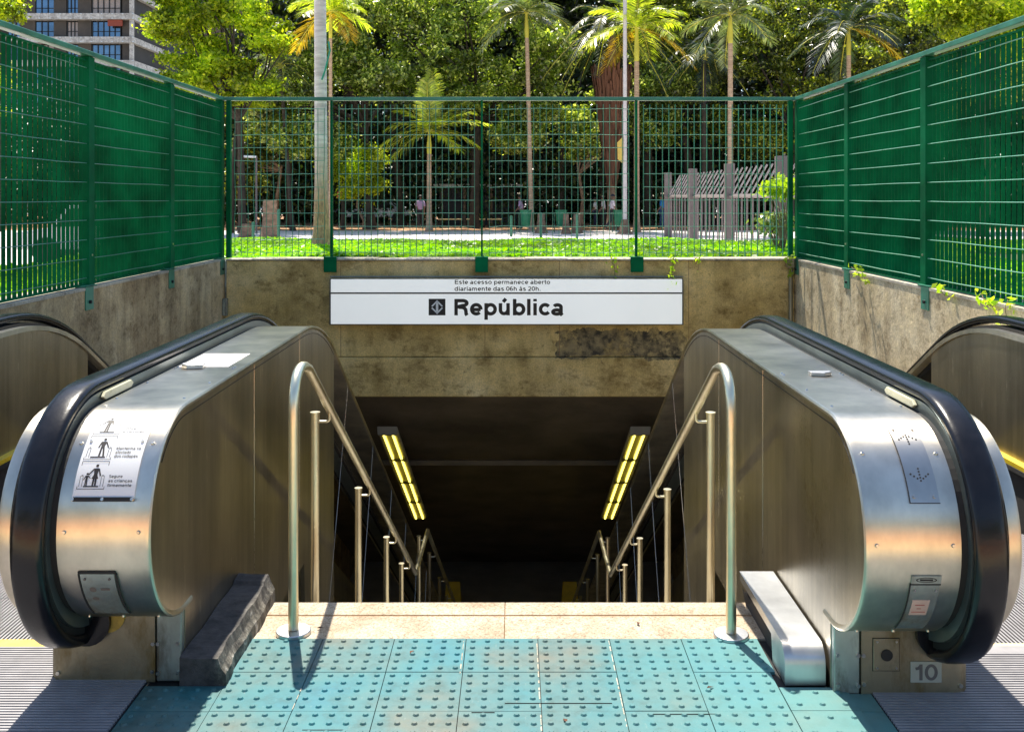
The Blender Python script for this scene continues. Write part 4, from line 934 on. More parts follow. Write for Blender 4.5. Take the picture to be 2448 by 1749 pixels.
# ------------------------------------------------------------------ stair handrails
def stair_rail(s, X, yp, posts, label):
    e = thing('stair_handrail', (s*X, yp, 0), label, 'handrail', 'steel stair handrails beside the two escalators')
    r = .0185; zt = .945; SL = .561
    ytop = 3.82+(yp-3.587)
    pts = [(s*X, yp, .02), (s*X, yp, .40), (s*X, yp, .74)]
    # bend between vertical and slope
    A = Vector((s*X, yp, .80)); C = Vector((s*X, yp, .965)); Bp = Vector((s*X, yp+.24, .965-.24*.30)); 
    C = Vector((s*X, yp+.02, .99))
    D = Vector((s*X, yp+.26, .905))
    for k in range(9):
        t = k/8; pts.append(tuple(A*(1-t)**2 + C*2*t*(1-t) + D*t*t))
    y1 = 8.03; z1 = .905-SL*(y1-(yp+.26))
    pts += [(s*X, (yp+.26+y1)/2, (.905+z1)/2), (s*X, y1, z1)]
    mb = MB(); mb.tube(pts, r, 16); mb.build('rail', M['steel_tube'], e, smooth=50)
    y2 = 9.12; z2 = z1-.02
    mb = MB(); mb.tube([(s*X, y1-.01, z1+.004), (s*X, y2, z2)], r, 14); mb.build('landing_rail', M['steel_tube'], e, smooth=50)
    mb = MB(); mb.tube([(s*X, y2-.01, z2), (s*X, 13.6, z2-SL*(13.6-y2))], r, 14); mb.build('lower_rail', M['steel_tube'], e, smooth=50)
    mb = MB(); mb.tube([(s*X, yp, .003), (s*X, yp, .018)], .062, 32); mb.build('base_plate', M['steel_cover'], e, smooth=40, bevel=.003)
    for yq in posts:
        if yq < y1: zr = .905-SL*(yq-(yp+.26)); zf = -(int((yq-3.862)/run)+1)*rise
        elif yq < y2: zr = z1; zf = -2.38
        else: zr = z2-SL*(yq-y2); zf = -2.38-(int((yq-9.15)/.275)+1)*.157
        xp = s*(X+.062); zpt = zr-.018
        mb = MB(); mb.tube([(xp, yq, zf), (xp, yq, zpt)], r, 14); mb.tube([(xp, yq, zpt), (xp, yq, zpt+.006)], .0215, 14)
        p = mb.build('post', M['steel_tube'], e, smooth=50)
        mb = MB(); pb = [(xp-s*.015, yq, zpt-.035)]
        for k in range(5): a = R_(90*k/4); pb.append((s*X+s*.015-s*.015*math.sin(a), yq, zpt-.035+.015*(1-math.cos(a))))
        pb.append((s*X, yq, zr-.012)); mb.tube(pb, .006, 8); mb.build('bracket', M['steel_tube'], p, smooth=50)
stair_rail(-1, .79, 3.587, (4.29, 5.48, 6.68, 7.57, 8.95, 10.04, 11.4, 12.6), 'stainless stair handrail beside the left escalator, by the broken mortar kerb')
stair_rail(1, .768, 3.56, (4.25, 5.45, 6.65, 7.55, 8.95, 10.04, 11.4, 12.6), 'stainless stair handrail beside the right escalator, by the steel box cover')

# ------------------------------------------------------------------ tunnel lights
tube_m = emit('fluorescent_tube', (.95,.76,.14), 2.0)
hous = simple('lamp_housing', (.42,.40,.36), .5, 0, .1); refl = simple('lamp_reflector', (.40,.38,.10), .35, .3, .1)
for s, lb in ((-1, 'left row of yellow lit tube lights under the sloping tunnel ceiling'), (1, 'right row of yellow lit tube lights under the sloping tunnel ceiling')):
    e = thing('tunnel_light', (s*1.44, 12.7, -2.3), lb, 'ceiling light', 'lit tube lights along the tunnel ceiling')
    y0, z0 = 10.9, -1.00; L = 4.25; c30, s30 = math.cos(R_(29.8)), math.sin(R_(29.8))
    cx_ = s*1.375 if s < 0 else 1.36
    def LP(x, t, h): return (x, y0+t*c30-h*s30*-1*-1, z0-t*s30+h*c30)
    def obox(mb, xa, xb, t0, t1, h0, h1, mi=0):
        P8 = [LP(xa,t0,h0),LP(xb,t0,h0),LP(xb,t1,h0),LP(xa,t1,h0),LP(xa,t0,h1),LP(xb,t0,h1),LP(xb,t1,h1),LP(xa,t1,h1)]
        mb.add(P8, [(0,3,2,1),(4,5,6,7),(0,1,5,4),(1,2,6,5),(2,3,7,6),(3,0,4,7)], mi)
    mb = MB(); obox(mb, cx_-.11, cx_+.11, 0, L, .03, .09); obox(mb, cx_-.11, cx_+.11, -.03, 0, -.03, .09); mb.build('housing', hous, e, bevel=.006)
    mb = MB()
    for k in range(4):
        a = k*1.06+.02; obox(mb, cx_-.09, cx_+.09, a, a+1.0, .022, .029)
        for q in (0, .96): obox(mb, cx_-.09, cx_+.09, a+q, a+q+.04, -.01, .022)
    mb.build('reflector', refl, e)
    for k in range(4):
        a = k*1.06+.04
        for q in (-.05, .05):
            mb = MB(); mb.tube([LP(cx_+q, a, .0), LP(cx_+q, a+.96, .0)], .015, 8); mb.build('tube', tube_m, e)
for X, lb in ((-.98, 'yellow folding floor sign at the foot of the stairs, left'), (.88, 'yellow folding floor sign at the foot of the stairs, right')):
    e = thing('floor_sign', (X, 16, -5.2), lb, 'floor sign', 'yellow floor signs in the hall')
    for sg_ in (-1,1):
        mb = MB(); mb.poly([(X-.15,16+sg_*.16,-5.2),(X+.15,16+sg_*.16,-5.2),(X+.11,16+sg_*.012,-4.56),(X-.11,16+sg_*.012,-4.56)], (0,sg_,0), .008); mb.build('leaf', M['yellow'], e, bevel=.002)

# ------------------------------------------------------------------ vines over the wall tops
def vine(x, y, z, L, n, out, label, along=(0,0)):
    e = thing('vine', (x,y,z), label, 'vine', 'vine shoots spilling over the wall tops'); 
    pts = []; p = Vector((x,y,z))
    for k in range(8):
        t = k/7; pts.append((x+out[0]*min(t*3,1)+along[0]*t+random.uniform(-.012,.012), y+out[1]*min(t*3,1)+along[1]*t, z+.03*(1-t)-L*t*t))
    mb = MB(); mb.tube(pts, .0025, 5); mb.build('stem', M['bark_brown'], e)
    P = []
    for k in range(n):
        q = pts[random.randrange(1,8)]; P.append((q[0]+random.gauss(0,.02), q[1]+random.gauss(0,.015), q[2]+random.gauss(0,.02)))
    quads_obj('leaves', leaf_arrays(np.array(P), .032, .35), M['leaf_vine'], e)
vn = 'short leafy vine shoot hanging over the portal wall '
vine(sx(1461), YB-.02, .93, .20, 16, (0,-.04), vn+'above the right part of the sign', (.06,0))
vine(sx(1607), YB-.02, .93, .30, 34, (0,-.10), vn+'at the sign right end')
vine(sx(1672), YB-.02, .93, .10, 12, (0,-.04), vn+'just right of the sign')
vine(XR-.03, YB-.06, .95, .16, 26, (-.05,-.03), 'leafy vine shoot at the inner corner of the right wall')
vn = 'vine shoot creeping over the right wall top '
vine(XR-.01, 8.35, .95, .06, 26, (-.03,0), vn+'between the first two fence posts', (0,-.45))
vine(XR-.01, 6.6, .95, .04, 12, (-.03,0), vn+'just in front of the wide fence post', (0,-.15))
vine(XR-.01, 6.05, .95, .10, 34, (-.03,0), vn+'nearer the viewer', (0,-.35))
vine(XR-.01, 5.72, .95, .26, 22, (-.04,0), vn+'at the frame edge', (0,-.1))

# ------------------------------------------------------------------ trees
def crown_pts(c, r, k, sub, m, shell=.55):
    d = rng.normal(size=(k,3)); d /= np.linalg.norm(d, axis=1)[:,None]
    rad = shell+(1-shell)*rng.uniform(size=(k,1)); C = np.array(c)+d*rad*np.array(r)
    sc = sub*(.6+.8*rng.uniform(size=(k,1,1)))
    dd = rng.normal(size=(k,m,3)); dd[...,2] *= .55
    P = C[:,None,:]+dd*sc*.6
    return C, P.reshape(-1,3)
def trunk_limbs(mb, base, fork, C, r0, nl):
    b, f = Vector(base), Vector(fork); 
    mid = (b+f)/2+Vector((random.uniform(-.3,.3),0,0))
    mb.tube([b+Vector((0,0,-.1)), b+Vector((0,0,.4)), mid, f], [r0*1.5, r0*1.05, r0*.85, r0*.7], 9)
    idx = rng.choice(len(C), min(nl, len(C)), replace=False)
    for i in idx:
        e = Vector(C[i]); m1 = f.lerp(e, .45)+Vector((random.uniform(-.5,.5), random.uniform(-.3,.3), random.uniform(-.2,.6)))
        mb.tube([f-Vector((0,0,.25)), m1, e], [r0*.45, r0*.25, r0*.07], 6)
def tree(base, fork_z, crowns, leaf, size, mat, barkm, r0, label, group='park trees behind the fence', nl=14, up=.35):
    t = thing('broadleaf_tree', base, label, 'tree', group)
    Cs, Ps = [], []
    for (c, r, k, sub, m) in crowns:
        C, P = crown_pts(c, r, k, sub, m); Cs.append(C); Ps.append(P)
    C = np.concatenate(Cs); P = np.concatenate(Ps)
    mb = MB(); trunk_limbs(mb, base, (base[0]+random.uniform(-.3,.3), base[1], fork_z), C, r0, nl); mb.build('trunk', barkm, t, smooth=60, fix=False)
    quads_obj('crown', leaf_arrays(P, size, up), mat, t)
    return t
def Wp(px, py, Y): p = W(px, py, Y); return p
# lime layered tree, left
Y = 44.0; q = lambda px, py, dy=0: W(px, py, Y+dy)
cr = []
for (px, py, rx, rz, k) in ((545,160,1.5,.40,26),(455,200,1.3,.38,20),(610,205,.9,.35,12),(430,55,1.2,.45,20),(570,35,1.5,.5,22),(650,105,.8,.35,10),(500,110,1.0,.28,12),(395,75,.9,.3,10),(420,140,.6,.2,6),(400,225,.7,.25,8),(560,245,1.0,.22,8),(510,-60,2.2,.8,34),(420,0,1.1,.4,14),(630,60,.9,.4,12)):
    cr.append((q(px, py), (rx, 1.5, rz), k, .42, 190))
tree((W(580,0,Y)[0], Y, 0), 5.2, cr, 0, .125, M['leaf_lime'], M['bark_dark'], .17, 'lime yellow-green tree with layered feathery crown beside the concrete building', nl=22)
# second stem
mb = MB(); a = W(548,0,Y)[0]; mb.tube([(a,Y+.3,0),(a+.1,Y+.3,3),(a+.35,Y+.3,5.2),(a-.6,Y+.3,7.2)], [.16,.13,.12,.05], 8)
tag(mb.build('leaning_tree', M['bark_dark'], smooth=60), 'thin dark leaning bare tree just left of the lime tree trunk', 'tree')
# small lime tree, top left corner
tree((-23.6, 46, 0), 8.0, [((W(-10,10,46)), (1.1,1,1.2), 30, .4, 200), (W(-60,200,46), (1.5,1,2), 30, .5, 200)], 0, .11, M['leaf_lime'], M['bark_dark'], .14, 'small lime tree at the far left edge against the building')
# glossy centre trees
Y = 49.0
def multi(px_list, Y, k, sub, m, ry=2.2):
    out = []
    for (px, py, rx, rz) in px_list: out.append((W(px, py, Y), (rx, ry, rz), k, sub, m))
    return out
tree((W(880,0,Y)[0], Y+1, 0), 5.2, multi([(720,210,1.8,1.4),(700,330,1.3,1.0),(800,120,1.9,1.6),(860,20,2.4,1.4),(900,190,1.7,1.2),(640,250,1.0,.8),(780,330,1.4,1.0),(760,-40,2.8,1.2)], Y, 46, .44, 125), 0, .13, M['leaf_gloss'], M['bark_dark'], .22, 'broad tree with small glossy pale-edged leaves behind the pale trunk', nl=26)
tree((W(1130,0,Y)[0], Y+2, 0), 5.6, multi([(1010,100,2.4,1.8),(1150,190,2.2,1.5),(1270,240,1.9,1.5),(1060,240,1.6,1.0),(1180,40,2.6,1.4),(1000,-30,2.6,1.2),(1310,130,1.4,1.5),(1230,330,1.4,.7)], Y+1, 48, .44, 125), 0, .13, M['leaf_gloss'], M['bark_dark'], .24, 'broad glossy-leaved tree behind the small centre palm', nl=26)
# understorey shrubs lit by the sun
tree((W(870,0,50)[0], 50, 0), 2.2, multi([(870,430,1.1,1.3),(880,380,.8,.7),(800,400,.6,.7)], 50, 34, .35, 110, 1), 0, .10, M['leaf_lime'], M['bark_brown'], .07, 'young sunlit bright green tree left of the small centre palm')
tree((W(660,0,51)[0], 51, 0), 3.2, multi([(650,300,1.2,.9),(610,360,1.0,.8),(580,430,.7,1)], 51, 30, .45, 90, 1), 0, .13, M['leaf_olive'], M['bark_brown'], .10, 'dull understorey tree left of the pale trunk behind the buckled mesh panel')
tree((W(1390,0,52)[0], 52, 0), 3.0, multi([(1390,330,1.0,1.2),(1370,290,.9,.7),(1560,300,1.3,1.2),(1590,210,1.3,1.2),(1480,230,1.3,1)], 52, 34, .45, 100, 1), 0, .12, M['leaf_gloss'], M['bark_brown'], .10, 'understorey tree with sunlit leaf clumps behind the lamp pole')
# right trees
tree((W(1640,0,54)[0], 54, 0), 5.5, multi([(1560,120,1.7,1.6),(1660,210,1.8,1.3),(1640,60,2.2,1.6),(1560,20,1.6,1.4),(1730,120,1.8,1.6),(1700,300,1.5,1.0),(1590,-60,3,1.3)], 54, 46, .44, 115), 0, .12, M['leaf_olive'], M['bark_dark'], .24, 'dark olive tree behind the right-hand mesh panel, between two tall palms', nl=22)
tree((W(1900,0,52)[0], 52, 0), 5.0, multi([(1830,120,2.0,1.9),(1920,230,2.0,1.2),(2010,90,2.0,1.7),(1870,10,2.6,1.6),(2080,190,1.9,1.4),(2060,30,2.0,1.6),(1980,340,2,1),(1800,330,1.5,1)], 52, 48, .44, 115), 0, .12, M['leaf_olive'], M['bark_dark'], .26, 'dense olive tree rising behind the corner of the right fence', nl=22)
tree((W(2350,0,40)[0], 40, 0), 5.0, multi([(2330,40,1.7,.9),(2430,20,1.6,1.0),(2260,10,1.0,.5),(2440,100,1.2,.8),(2330,-40,2.4,.8)], 40, 40, .4, 170), 0, .11, M['leaf_lime'], M['bark_dark'], .20, 'yellow-green tree showing over the right fence at the frame edge', nl=16)
tree((W(2250,0,47)[0], 47, 0), 5.0, multi([(2160,120,1.9,1.6),(2280,140,1.8,1.4),(2230,240,2,1),(2380,200,2,1.5),(2170,20,1.3,.9)], 47, 40, .44, 115), 0, .12, M['leaf_olive'], M['bark_dark'], .22, 'shaded olive tree behind the tall right fence panels')
# dark background wood
def wood():
    P = []
    for (n, x0, x1, y0, y1, z0, z1) in ((4200,-62,62,60,74,0,18),):
        C = np.stack([rng.uniform(x0,x1,n), rng.uniform(y0,y1,n), rng.uniform(z0,z1,n)], 1)
        keep = ~((C[:,0] < -17) & (C[:,2] > 6.5)); C = C[keep]
        P.append((C[:,None,:]+rng.normal(size=(len(C),75,3))*np.array([1.1,.8,.8])).reshape(-1,3))
    return np.concatenate(P)
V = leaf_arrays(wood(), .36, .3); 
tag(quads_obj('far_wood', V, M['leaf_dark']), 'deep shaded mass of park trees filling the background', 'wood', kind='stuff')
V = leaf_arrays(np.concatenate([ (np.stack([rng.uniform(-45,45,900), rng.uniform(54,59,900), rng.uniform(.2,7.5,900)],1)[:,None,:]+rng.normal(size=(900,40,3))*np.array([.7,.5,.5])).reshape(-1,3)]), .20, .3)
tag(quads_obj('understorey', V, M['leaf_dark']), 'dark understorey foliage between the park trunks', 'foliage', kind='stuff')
# plain dark trunks
k = 0
descs = ['slim dark trunk left of the small centre palm','dark trunk behind the bench row','leaning dark trunk with forked top behind small palm','dark trunk right of the pink-shirted person','dark trunk behind the walker in white','thick dark trunk left of the grey fence','dark trunk behind the grey fence, left one','dark trunk behind the grey fence, right one','slim trunk beside the young bright green tree','dark trunk by the left frame of the back fence','dark trunk seen over the stump on the left']
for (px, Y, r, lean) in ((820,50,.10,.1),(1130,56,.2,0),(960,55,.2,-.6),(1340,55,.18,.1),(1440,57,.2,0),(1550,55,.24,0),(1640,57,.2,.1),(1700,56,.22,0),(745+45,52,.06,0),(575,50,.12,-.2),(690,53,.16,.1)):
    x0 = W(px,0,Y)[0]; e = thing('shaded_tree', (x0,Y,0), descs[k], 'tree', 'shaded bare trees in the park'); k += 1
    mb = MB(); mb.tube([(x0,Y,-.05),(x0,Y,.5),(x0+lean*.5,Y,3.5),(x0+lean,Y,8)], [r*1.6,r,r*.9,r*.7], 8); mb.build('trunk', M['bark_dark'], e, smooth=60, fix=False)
    mb = MB(); mb.tube([(x0+lean*.7,Y,5),(x0+lean+.8,Y,6.5),(x0+lean+1.1,Y,8.5)], [r*.5,r*.35,r*.2], 6); mb.build('limb', M['bark_dark'], e, smooth=60, fix=False)

# palms
def frond(V, base, az, el, L, droop, nl, lw, ll, twist=.6):
    d = Vector((math.cos(az)*math.cos(el), math.sin(az)*math.cos(el), math.sin(el)))
    side = Vector((-math.sin(az), math.cos(az), 0)); pts = []
    for k in range(nl+1):
        t = k/nl; pts.append(Vector(base)+d*L*t+Vector((0,0,-droop*t*t*L)))
    for k in range(2, nl+1):
        t = k/nl; p = pts[k]; tg = (pts[k]-pts[k-1]).normalized(); l = ll*math.sin(math.pi*min(1, .12+.80*t))**.6*random.uniform(.85,1.1)
        upv = side.cross(tg).normalized()
        if upv.z < 0: upv = -upv
        for sg_ in (-1,1):
            dr = (side*sg_*.8+tg*.65+upv*random.uniform(-.05,.35)-Vector((0,0,.35*twist))).normalized(); wv = tg*lw*.5
            tip = p+dr*l-Vector((0,0,.12*l)); mid = p+dr*l*.5+Vector((0,0,.03*l))
            V += [p-wv*.6, mid-wv, tip, mid+wv]
    return pts
def palm(px, Y, base_py_z, crown_py, label, mats, L=2.2, n=14, tr=.10, shaft=1.0, droop=.5, elr=(-.2,1.2), nl=26, lw=.05, ll=.6, bark_m='bark_palm', top=None, orange=0, lean=0, seed=1, px_top=None, fr=None):
    random.seed(seed)
    x0 = W(px,0,Y)[0]; zc = W(0, crown_py, Y)[2]; x1 = W(px_top,0,Y)[0] if px_top else x0+lean
    t = thing('palm_tree', (x0,Y,base_py_z), label, 'palm', 'palms in the park behind the fence')
    at = lambda z: x0+(x1-x0)*(z-base_py_z)/(zc-base_py_z)
    mb = MB(); zs = [base_py_z-.1, base_py_z+.25, base_py_z+.9, (base_py_z+zc-shaft)/2, zc-shaft]
    mb.tube([(at(z),Y,z) for z in zs], [tr*1.9, tr*1.25, tr, tr*.92, tr*.85], 12); mb.build('trunk', M[bark_m], t, smooth=60, fix=False)
    if shaft > .2:
        mb = MB(); mb.tube([(at(zc-shaft),Y,zc-shaft),(at(zc-shaft*.7),Y,zc-shaft*.7),(at(zc-.1),Y,zc-.1)], [tr*.85,tr*1.0,tr*.5], 10); mb.build('crownshaft', M['shaft'], t, smooth=60, fix=False)
    V = []; V2 = []; mb = MB()
    if fr: n = len(fr)
    for k in range(n):
        az = 2*math.pi*(k*.381966)+random.uniform(-.2,.2); f_ = k/(n-1); el = elr[1]+(elr[0]-elr[1])*f_+random.uniform(-.1,.1)
        tgt = V2 if (orange and k >= n-orange) else V
        if fr: az, el, L_, dr_ = R_(fr[k][0]), R_(fr[k][1]), fr[k][2], fr[k][3]
        else: L_, dr_ = L*random.uniform(.85,1.1), droop*random.uniform(.7,1.3)
        pts = frond(tgt, (x1,Y,zc-.12), az, el, L_, dr_, nl, lw, ll)
        mb.tube([tuple(p) for p in pts[::4]], [.022]+[.014]*(len(pts[::4])-2)+[.005], 4)
    V = np.array([tuple(v) for v in V]); quads_obj('fronds', V, M[mats], t)
    if V2: quads_obj('dry_fronds', np.array([tuple(v) for v in V2]), M['frond_orange'], t)
    mb.build('frond_stalks', M['shaft'], t, fix=False)
    return t
# frontmost pale palm trunk (crown above the frame)
palm(769, 13.3, BZ+.02, -800, 'tall pale grey palm trunk standing in the lime bed, crown above the frame', 'frond_bright', L=2.4, n=12, tr=.086, shaft=1.0, bark_m='bark_pale', seed=3, lean=-.05, lw=.05)
for o in COL.objects: pass
mb = MB(); p = [(W(786,100,13.2)[0], 13.19, W(0,100,13.2)[2]), (W(790,120,13.2)[0],13.17,W(0,122,13.2)[2]), (W(778,170,13.2)[0],13.17,W(0,170,13.2)[2]), (W(770,190,13.2)[0],13.18,W(0,192,13.2)[2])]
mb.tube(p, .012, 6); tag(mb.build('green_rope', simple('rope_green', (.02,.3,.2), .6)), 'green rope tied on the tall pale palm trunk', 'rope')
palm(1026, 46, 0, 308, 'small bright palm with yellow crownshaft in the middle of the back fence', 'frond_bright', L=3.3, n=15, tr=.12, shaft=1.15, droop=.36, elr=(.0,1.5), nl=36, lw=.085, ll=.85, seed=12, fr=[(60,84,2.9,.05),(-100,80,2.5,.1),(15,52,2.8,.30),(-10,38,2.6,.3),(-20,24,3.1,.32),(5,8,2.3,.45),(-40,-5,1.9,.4),(160,50,2.4,.35),(185,32,2.3,.5),(200,12,2.4,.55),(170,0,2.6,.5),(215,-10,1.8,.5),(90,40,2.6,.4),(-80,45,1.5,.5)])
palm(1271, 47, 0, 25, 'tall slim palm with grey-green drooping crown right of centre', 'frond_grey', L=2.6, n=14, tr=.11, shaft=1.3, droop=.6, nl=40, lw=.085, ll=.9, seed=5, px_top=1258)
palm(1522, 45, 0, 62, 'tall palm with yellowing fronds beside the grey lamp pole', 'frond_bright', L=2.7, n=15, tr=.13, shaft=1.6, droop=.5, elr=(-.1,1.2), nl=40, lw=.085, ll=.95, seed=6, orange=2)
palm(1746, 42, 0, 30, 'tall palm rising behind the grey bar fence', 'frond_grey', L=2.3, n=13, tr=.12, shaft=1.3, droop=.6, nl=38, lw=.085, ll=.8, seed=8)
palm(790, 40, 0, 20, 'palm with orange dry fronds directly behind the tall pale trunk', 'frond_bright', L=1.8, n=11, tr=.08, shaft=1.2, droop=.6, nl=38, lw=.085, ll=.8, seed=9, orange=2)
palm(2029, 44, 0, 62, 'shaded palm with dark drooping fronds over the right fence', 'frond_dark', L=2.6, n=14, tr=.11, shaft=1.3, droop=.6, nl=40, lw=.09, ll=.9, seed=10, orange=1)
palm(1683, 50, 0, 130, 'dark shaded palm with hanging fronds between two tall palms', 'frond_dark', L=2.4, n=16, tr=.13, shaft=.3, droop=.9, nl=26, lw=.08, ll=.7, seed=11, bark_m='bark_dark')
palm(700, 47, 0, 150, 'low fan-like green palm left of the pale trunk', 'frond_grey', L=1.8, n=14, tr=.10, shaft=.3, droop=.6, nl=22, lw=.08, ll=.6, seed=14, bark_m='bark_dark', lean=-.6)
# date palm with dry skirt
dp = palm(1463, 48, 0, 60, 'stout dark date palm with a long brown skirt of dead fronds', 'frond_dark', L=3.4, n=34, tr=.22, shaft=.1, droop=.85, elr=(-.3,1.1), nl=40, lw=.07, ll=.5, seed=13, bark_m='bark_brown')
xd = W(1463,0,48)[0]; V = []; random.seed(4)
for k in range(2600):
    a = random.uniform(0, 2*math.pi); t = random.random(); rr_ = (1.0-.72*t)*random.uniform(.75,1.08); z = 7.9-t*5.2
    p = Vector((xd+rr_*math.cos(a), 48+rr_*math.sin(a), z)); ll_ = random.uniform(.5,1.1); wv = Vector((-math.sin(a), math.cos(a), 0))*.04
    q2 = p+Vector((-math.cos(a)*.1, -math.sin(a)*.1, -ll_)); V += [p-wv, q2-wv*.5, q2+wv*.5, p+wv]
quads_obj('dry_skirt', np.array([tuple(v) for v in V]), M['dry'], dp)

# ------------------------------------------------------------------ park furniture and people
lp_ = thing('lamp_pole', W(1494,0,43)[:2]+(0,), 'slender pale grey lamp pole in the park, rising out of the frame', 'lamp pole')
x0 = lp_.location.x; mb = MB(); mb.tube([(x0,43,0),(x0,43,.6),(x0,43,16)], [.13,.095,.075], 14); mb.build('pole', simple('pole_grey', (.62,.56,.54), .45, .2, .1), lp_, smooth=60)
mb = MB(); mb.tube([(x0,43,-.02),(x0,43,.10),(x0,43,.62)], [.42,.26,.14], 12); mb.build('base', M['bark_brown'], lp_, smooth=60)
mb = MB(); mb.tube([(x0,43,15.8),(x0,42.6,16.1),(x0,41.6,16.2)], .05, 8); mb.box(x0-.14,x0+.14,40.9,41.7,16.12,16.26); mb.build('arm_and_lamp', simple('lamp_grey', (.4,.4,.4), .4), lp_)
mb = MB(); mb.poly([(x0-.10,42.9,3.0),(x0-.32,42.9,3.2),(x0-.34,42.9,3.9),(x0-.1,42.9,4.15)], (0,1,0), .02); mb.build('side_flag', simple('flag_yellow', (.6,.42,.08), .6), lp_)
e = thing('goal_post', W(613,0,44)[:2]+(0,), 'thin pale post with a short arm behind the left mesh panel', 'post')
x0 = e.location.x; zt = W(0,374,44)[2]; mb = MB(); mb.tube([(x0,44,0),(x0,44,zt)], .045, 8); mb.build('post', M['grey_paint'], e); mb = MB(); mb.tube([(x0,44,zt-.02),(x0-.55,44,zt)], .05, 8); mb.build('arm', M['white'], e)
# bar fence with leaning tops
gf = thing('bar_fence', (6.05,31,0), 'grey steel bar fence with inclined bars on top, seen behind the right mesh panel', 'fence')
fp = [(5.96,39.0),(6.0,33.8),(6.12,28.6),(6.22,23.4),(6.3,18.2)]
for (x,y) in fp: mb = MB(); mb.box(x-.13,x+.13,y-.13,y+.13,0,2.52); mb.build('post', M['grey_paint'], gf, bevel=.01)
for i in range(4):
    (xa,ya),(xb,yb) = fp[i], fp[i+1]; mb = MB(); mb.tube([(xa,ya-.13,1.60),(xb,yb+.13,1.60)], .055, 4); mb.build('rail', M['grey_paint'], gf)
    mb = MB(); n = 9
    for k in range(n):
        t = (k+.5)/n; x = xa+(xb-xa)*t; y = ya+(yb-ya)*t; mb.box(x-.020,x+.020,y-.02,y+.02,0,1.58)
    mb.build('bars', M['grey_paint'], gf)
    mb = MB(); n = 10
    for k in range(n):
        t = (k+.5)/n; x = xa+(xb-xa)*t; y = ya+(yb-ya)*t; mb.tube([(x,y,1.62),(x+.42,y-.1,2.42)], .024, 5)
    mb.build('inclined_bars', simple('bar_light_grey', (.30,.27,.265), .45, .2, .1), gf)
# flowering shrub by the back fence
def shrub(px, Y, py0, py1, n, size, mat, label, w_=.25):
    x0 = W(px,0,Y)[0]; t = thing('shrub', (x0,Y,BZ), label, 'shrub'); za, zb = W(0,py1,Y)[2], W(0,py0,Y)[2]
    C, P = crown_pts((x0,Y,(za+zb)/2), (w_,w_,(zb-za)/2), 26, .10, n)
    mb = MB()
    for i in range(9): c = C[i]; mb.tube([(x0,Y,BZ),(x0*.5+c[0]*.5+.02,Y,(BZ+c[2])/2),tuple(c)], [.012,.008,.004], 5)
    mb.build('stems', M['bark_brown'], t, fix=False); quads_obj('leaves', leaf_arrays(P, size, .3), M[mat], t); return t
shrub(1872, 12.2, 430, 470, 26, .05, 'leaf_vine', 'yellow-green leafy shrub beside the corner of the back and right fences', .22)
shrub(1858, 12.6, 505, 560, 22, .045, 'frond_grey', 'low pale-leaved shrub under the yellow-green one near the fence corner', .20)
# stumps
def stump(px, py0, Y, r, label, top=None, mat='bark_brown'):
    x0 = W(px,0,Y)[0]; zt = W(0,py0,Y)[2]; mb = MB(); mb.tube([(x0,Y,-.05),(x0,Y,.15),(x0,Y,.45),(x0,Y,zt-.02),(x0,Y,zt)], [r*2.1,r*1.45,r*1.1,r,r*.85], 12)
    tag(mb.build('tree_stump', M[mat], smooth=50, fix=False), label, 'stump', 'cut trunks standing at the path edge')
stump(1294, 509, 44, .16, 'brown flared stump right of the purple-shirted person near the green bin')
stump(1353, 511, 43, .12, 'slim brown stump just right of the second green bin')
stump(1379, 511, 44, .15, 'brown flared stump left of the walker in the pale shirt')
stump(645, 478, 38, .26, 'tall grey-brown cut trunk behind the buckled left mesh panel')
stump(590, 535, 38, .20, 'low grey-brown stump at the left end of the back fence')
# bollards
bg_ = simple('bollard_green', (.04,.16,.09), .5)
for (px, py0, Y, lb) in ((605,530,37,'short dark green bollard beside the low left stump'),(666,500,37,'dark green bollard right of the tall cut trunk'),(1293,508,22,'thin green stake in front of the flared stump, left one'),(1379,512,30,'thin green stake in front of the flared stump, right one'),(1222,515,40,'short green stake left of the purple-shirted person by the bin')):
    x0, _, zt = W(px, py0, Y); z0 = 0 if Y > 16 else BZ; mb = MB(); rr_ = .055 if Y > 35 else .03; mb.tube([(x0,Y,z0),(x0,Y,zt-.04),(x0,Y,zt)], [rr_,rr_,rr_*.5], 10)
    tag(mb.build('bollard', bg_, smooth=40), lb, 'bollard', 'green bollards and stakes at the path edge')
# green bins
bm_ = simple('bin_green', (.015,.20,.09), .4)
for (px, Y, lb) in ((1257,45,'green park bin beside the purple-shirted person'),(1341,45,'green park bin between the two stumps'),(1480,45,'green park bin just right of the walker, by the lamp pole')):
    x0 = W(px,0,Y)[0]; e = thing('litter_bin', (x0,Y,0), lb, 'bin', 'green litter bins along the path')
    mb = MB(); mb.tube([(x0,Y,.28),(x0,Y,.35),(x0,Y,.95)], [.17,.2,.26], 16); mb.build('bucket', bm_, e, smooth=40)
    mb = MB(); mb.tube([(x0,Y,.95),(x0,Y,1.0)], .28, 16); mb.build('rim', bm_, e, smooth=40)
    for q in (-.3,.3): mb = MB(); mb.tube([(x0+q,Y,0),(x0+q,Y,.9)], .022, 6); mb.build('support_post', bg_, e)
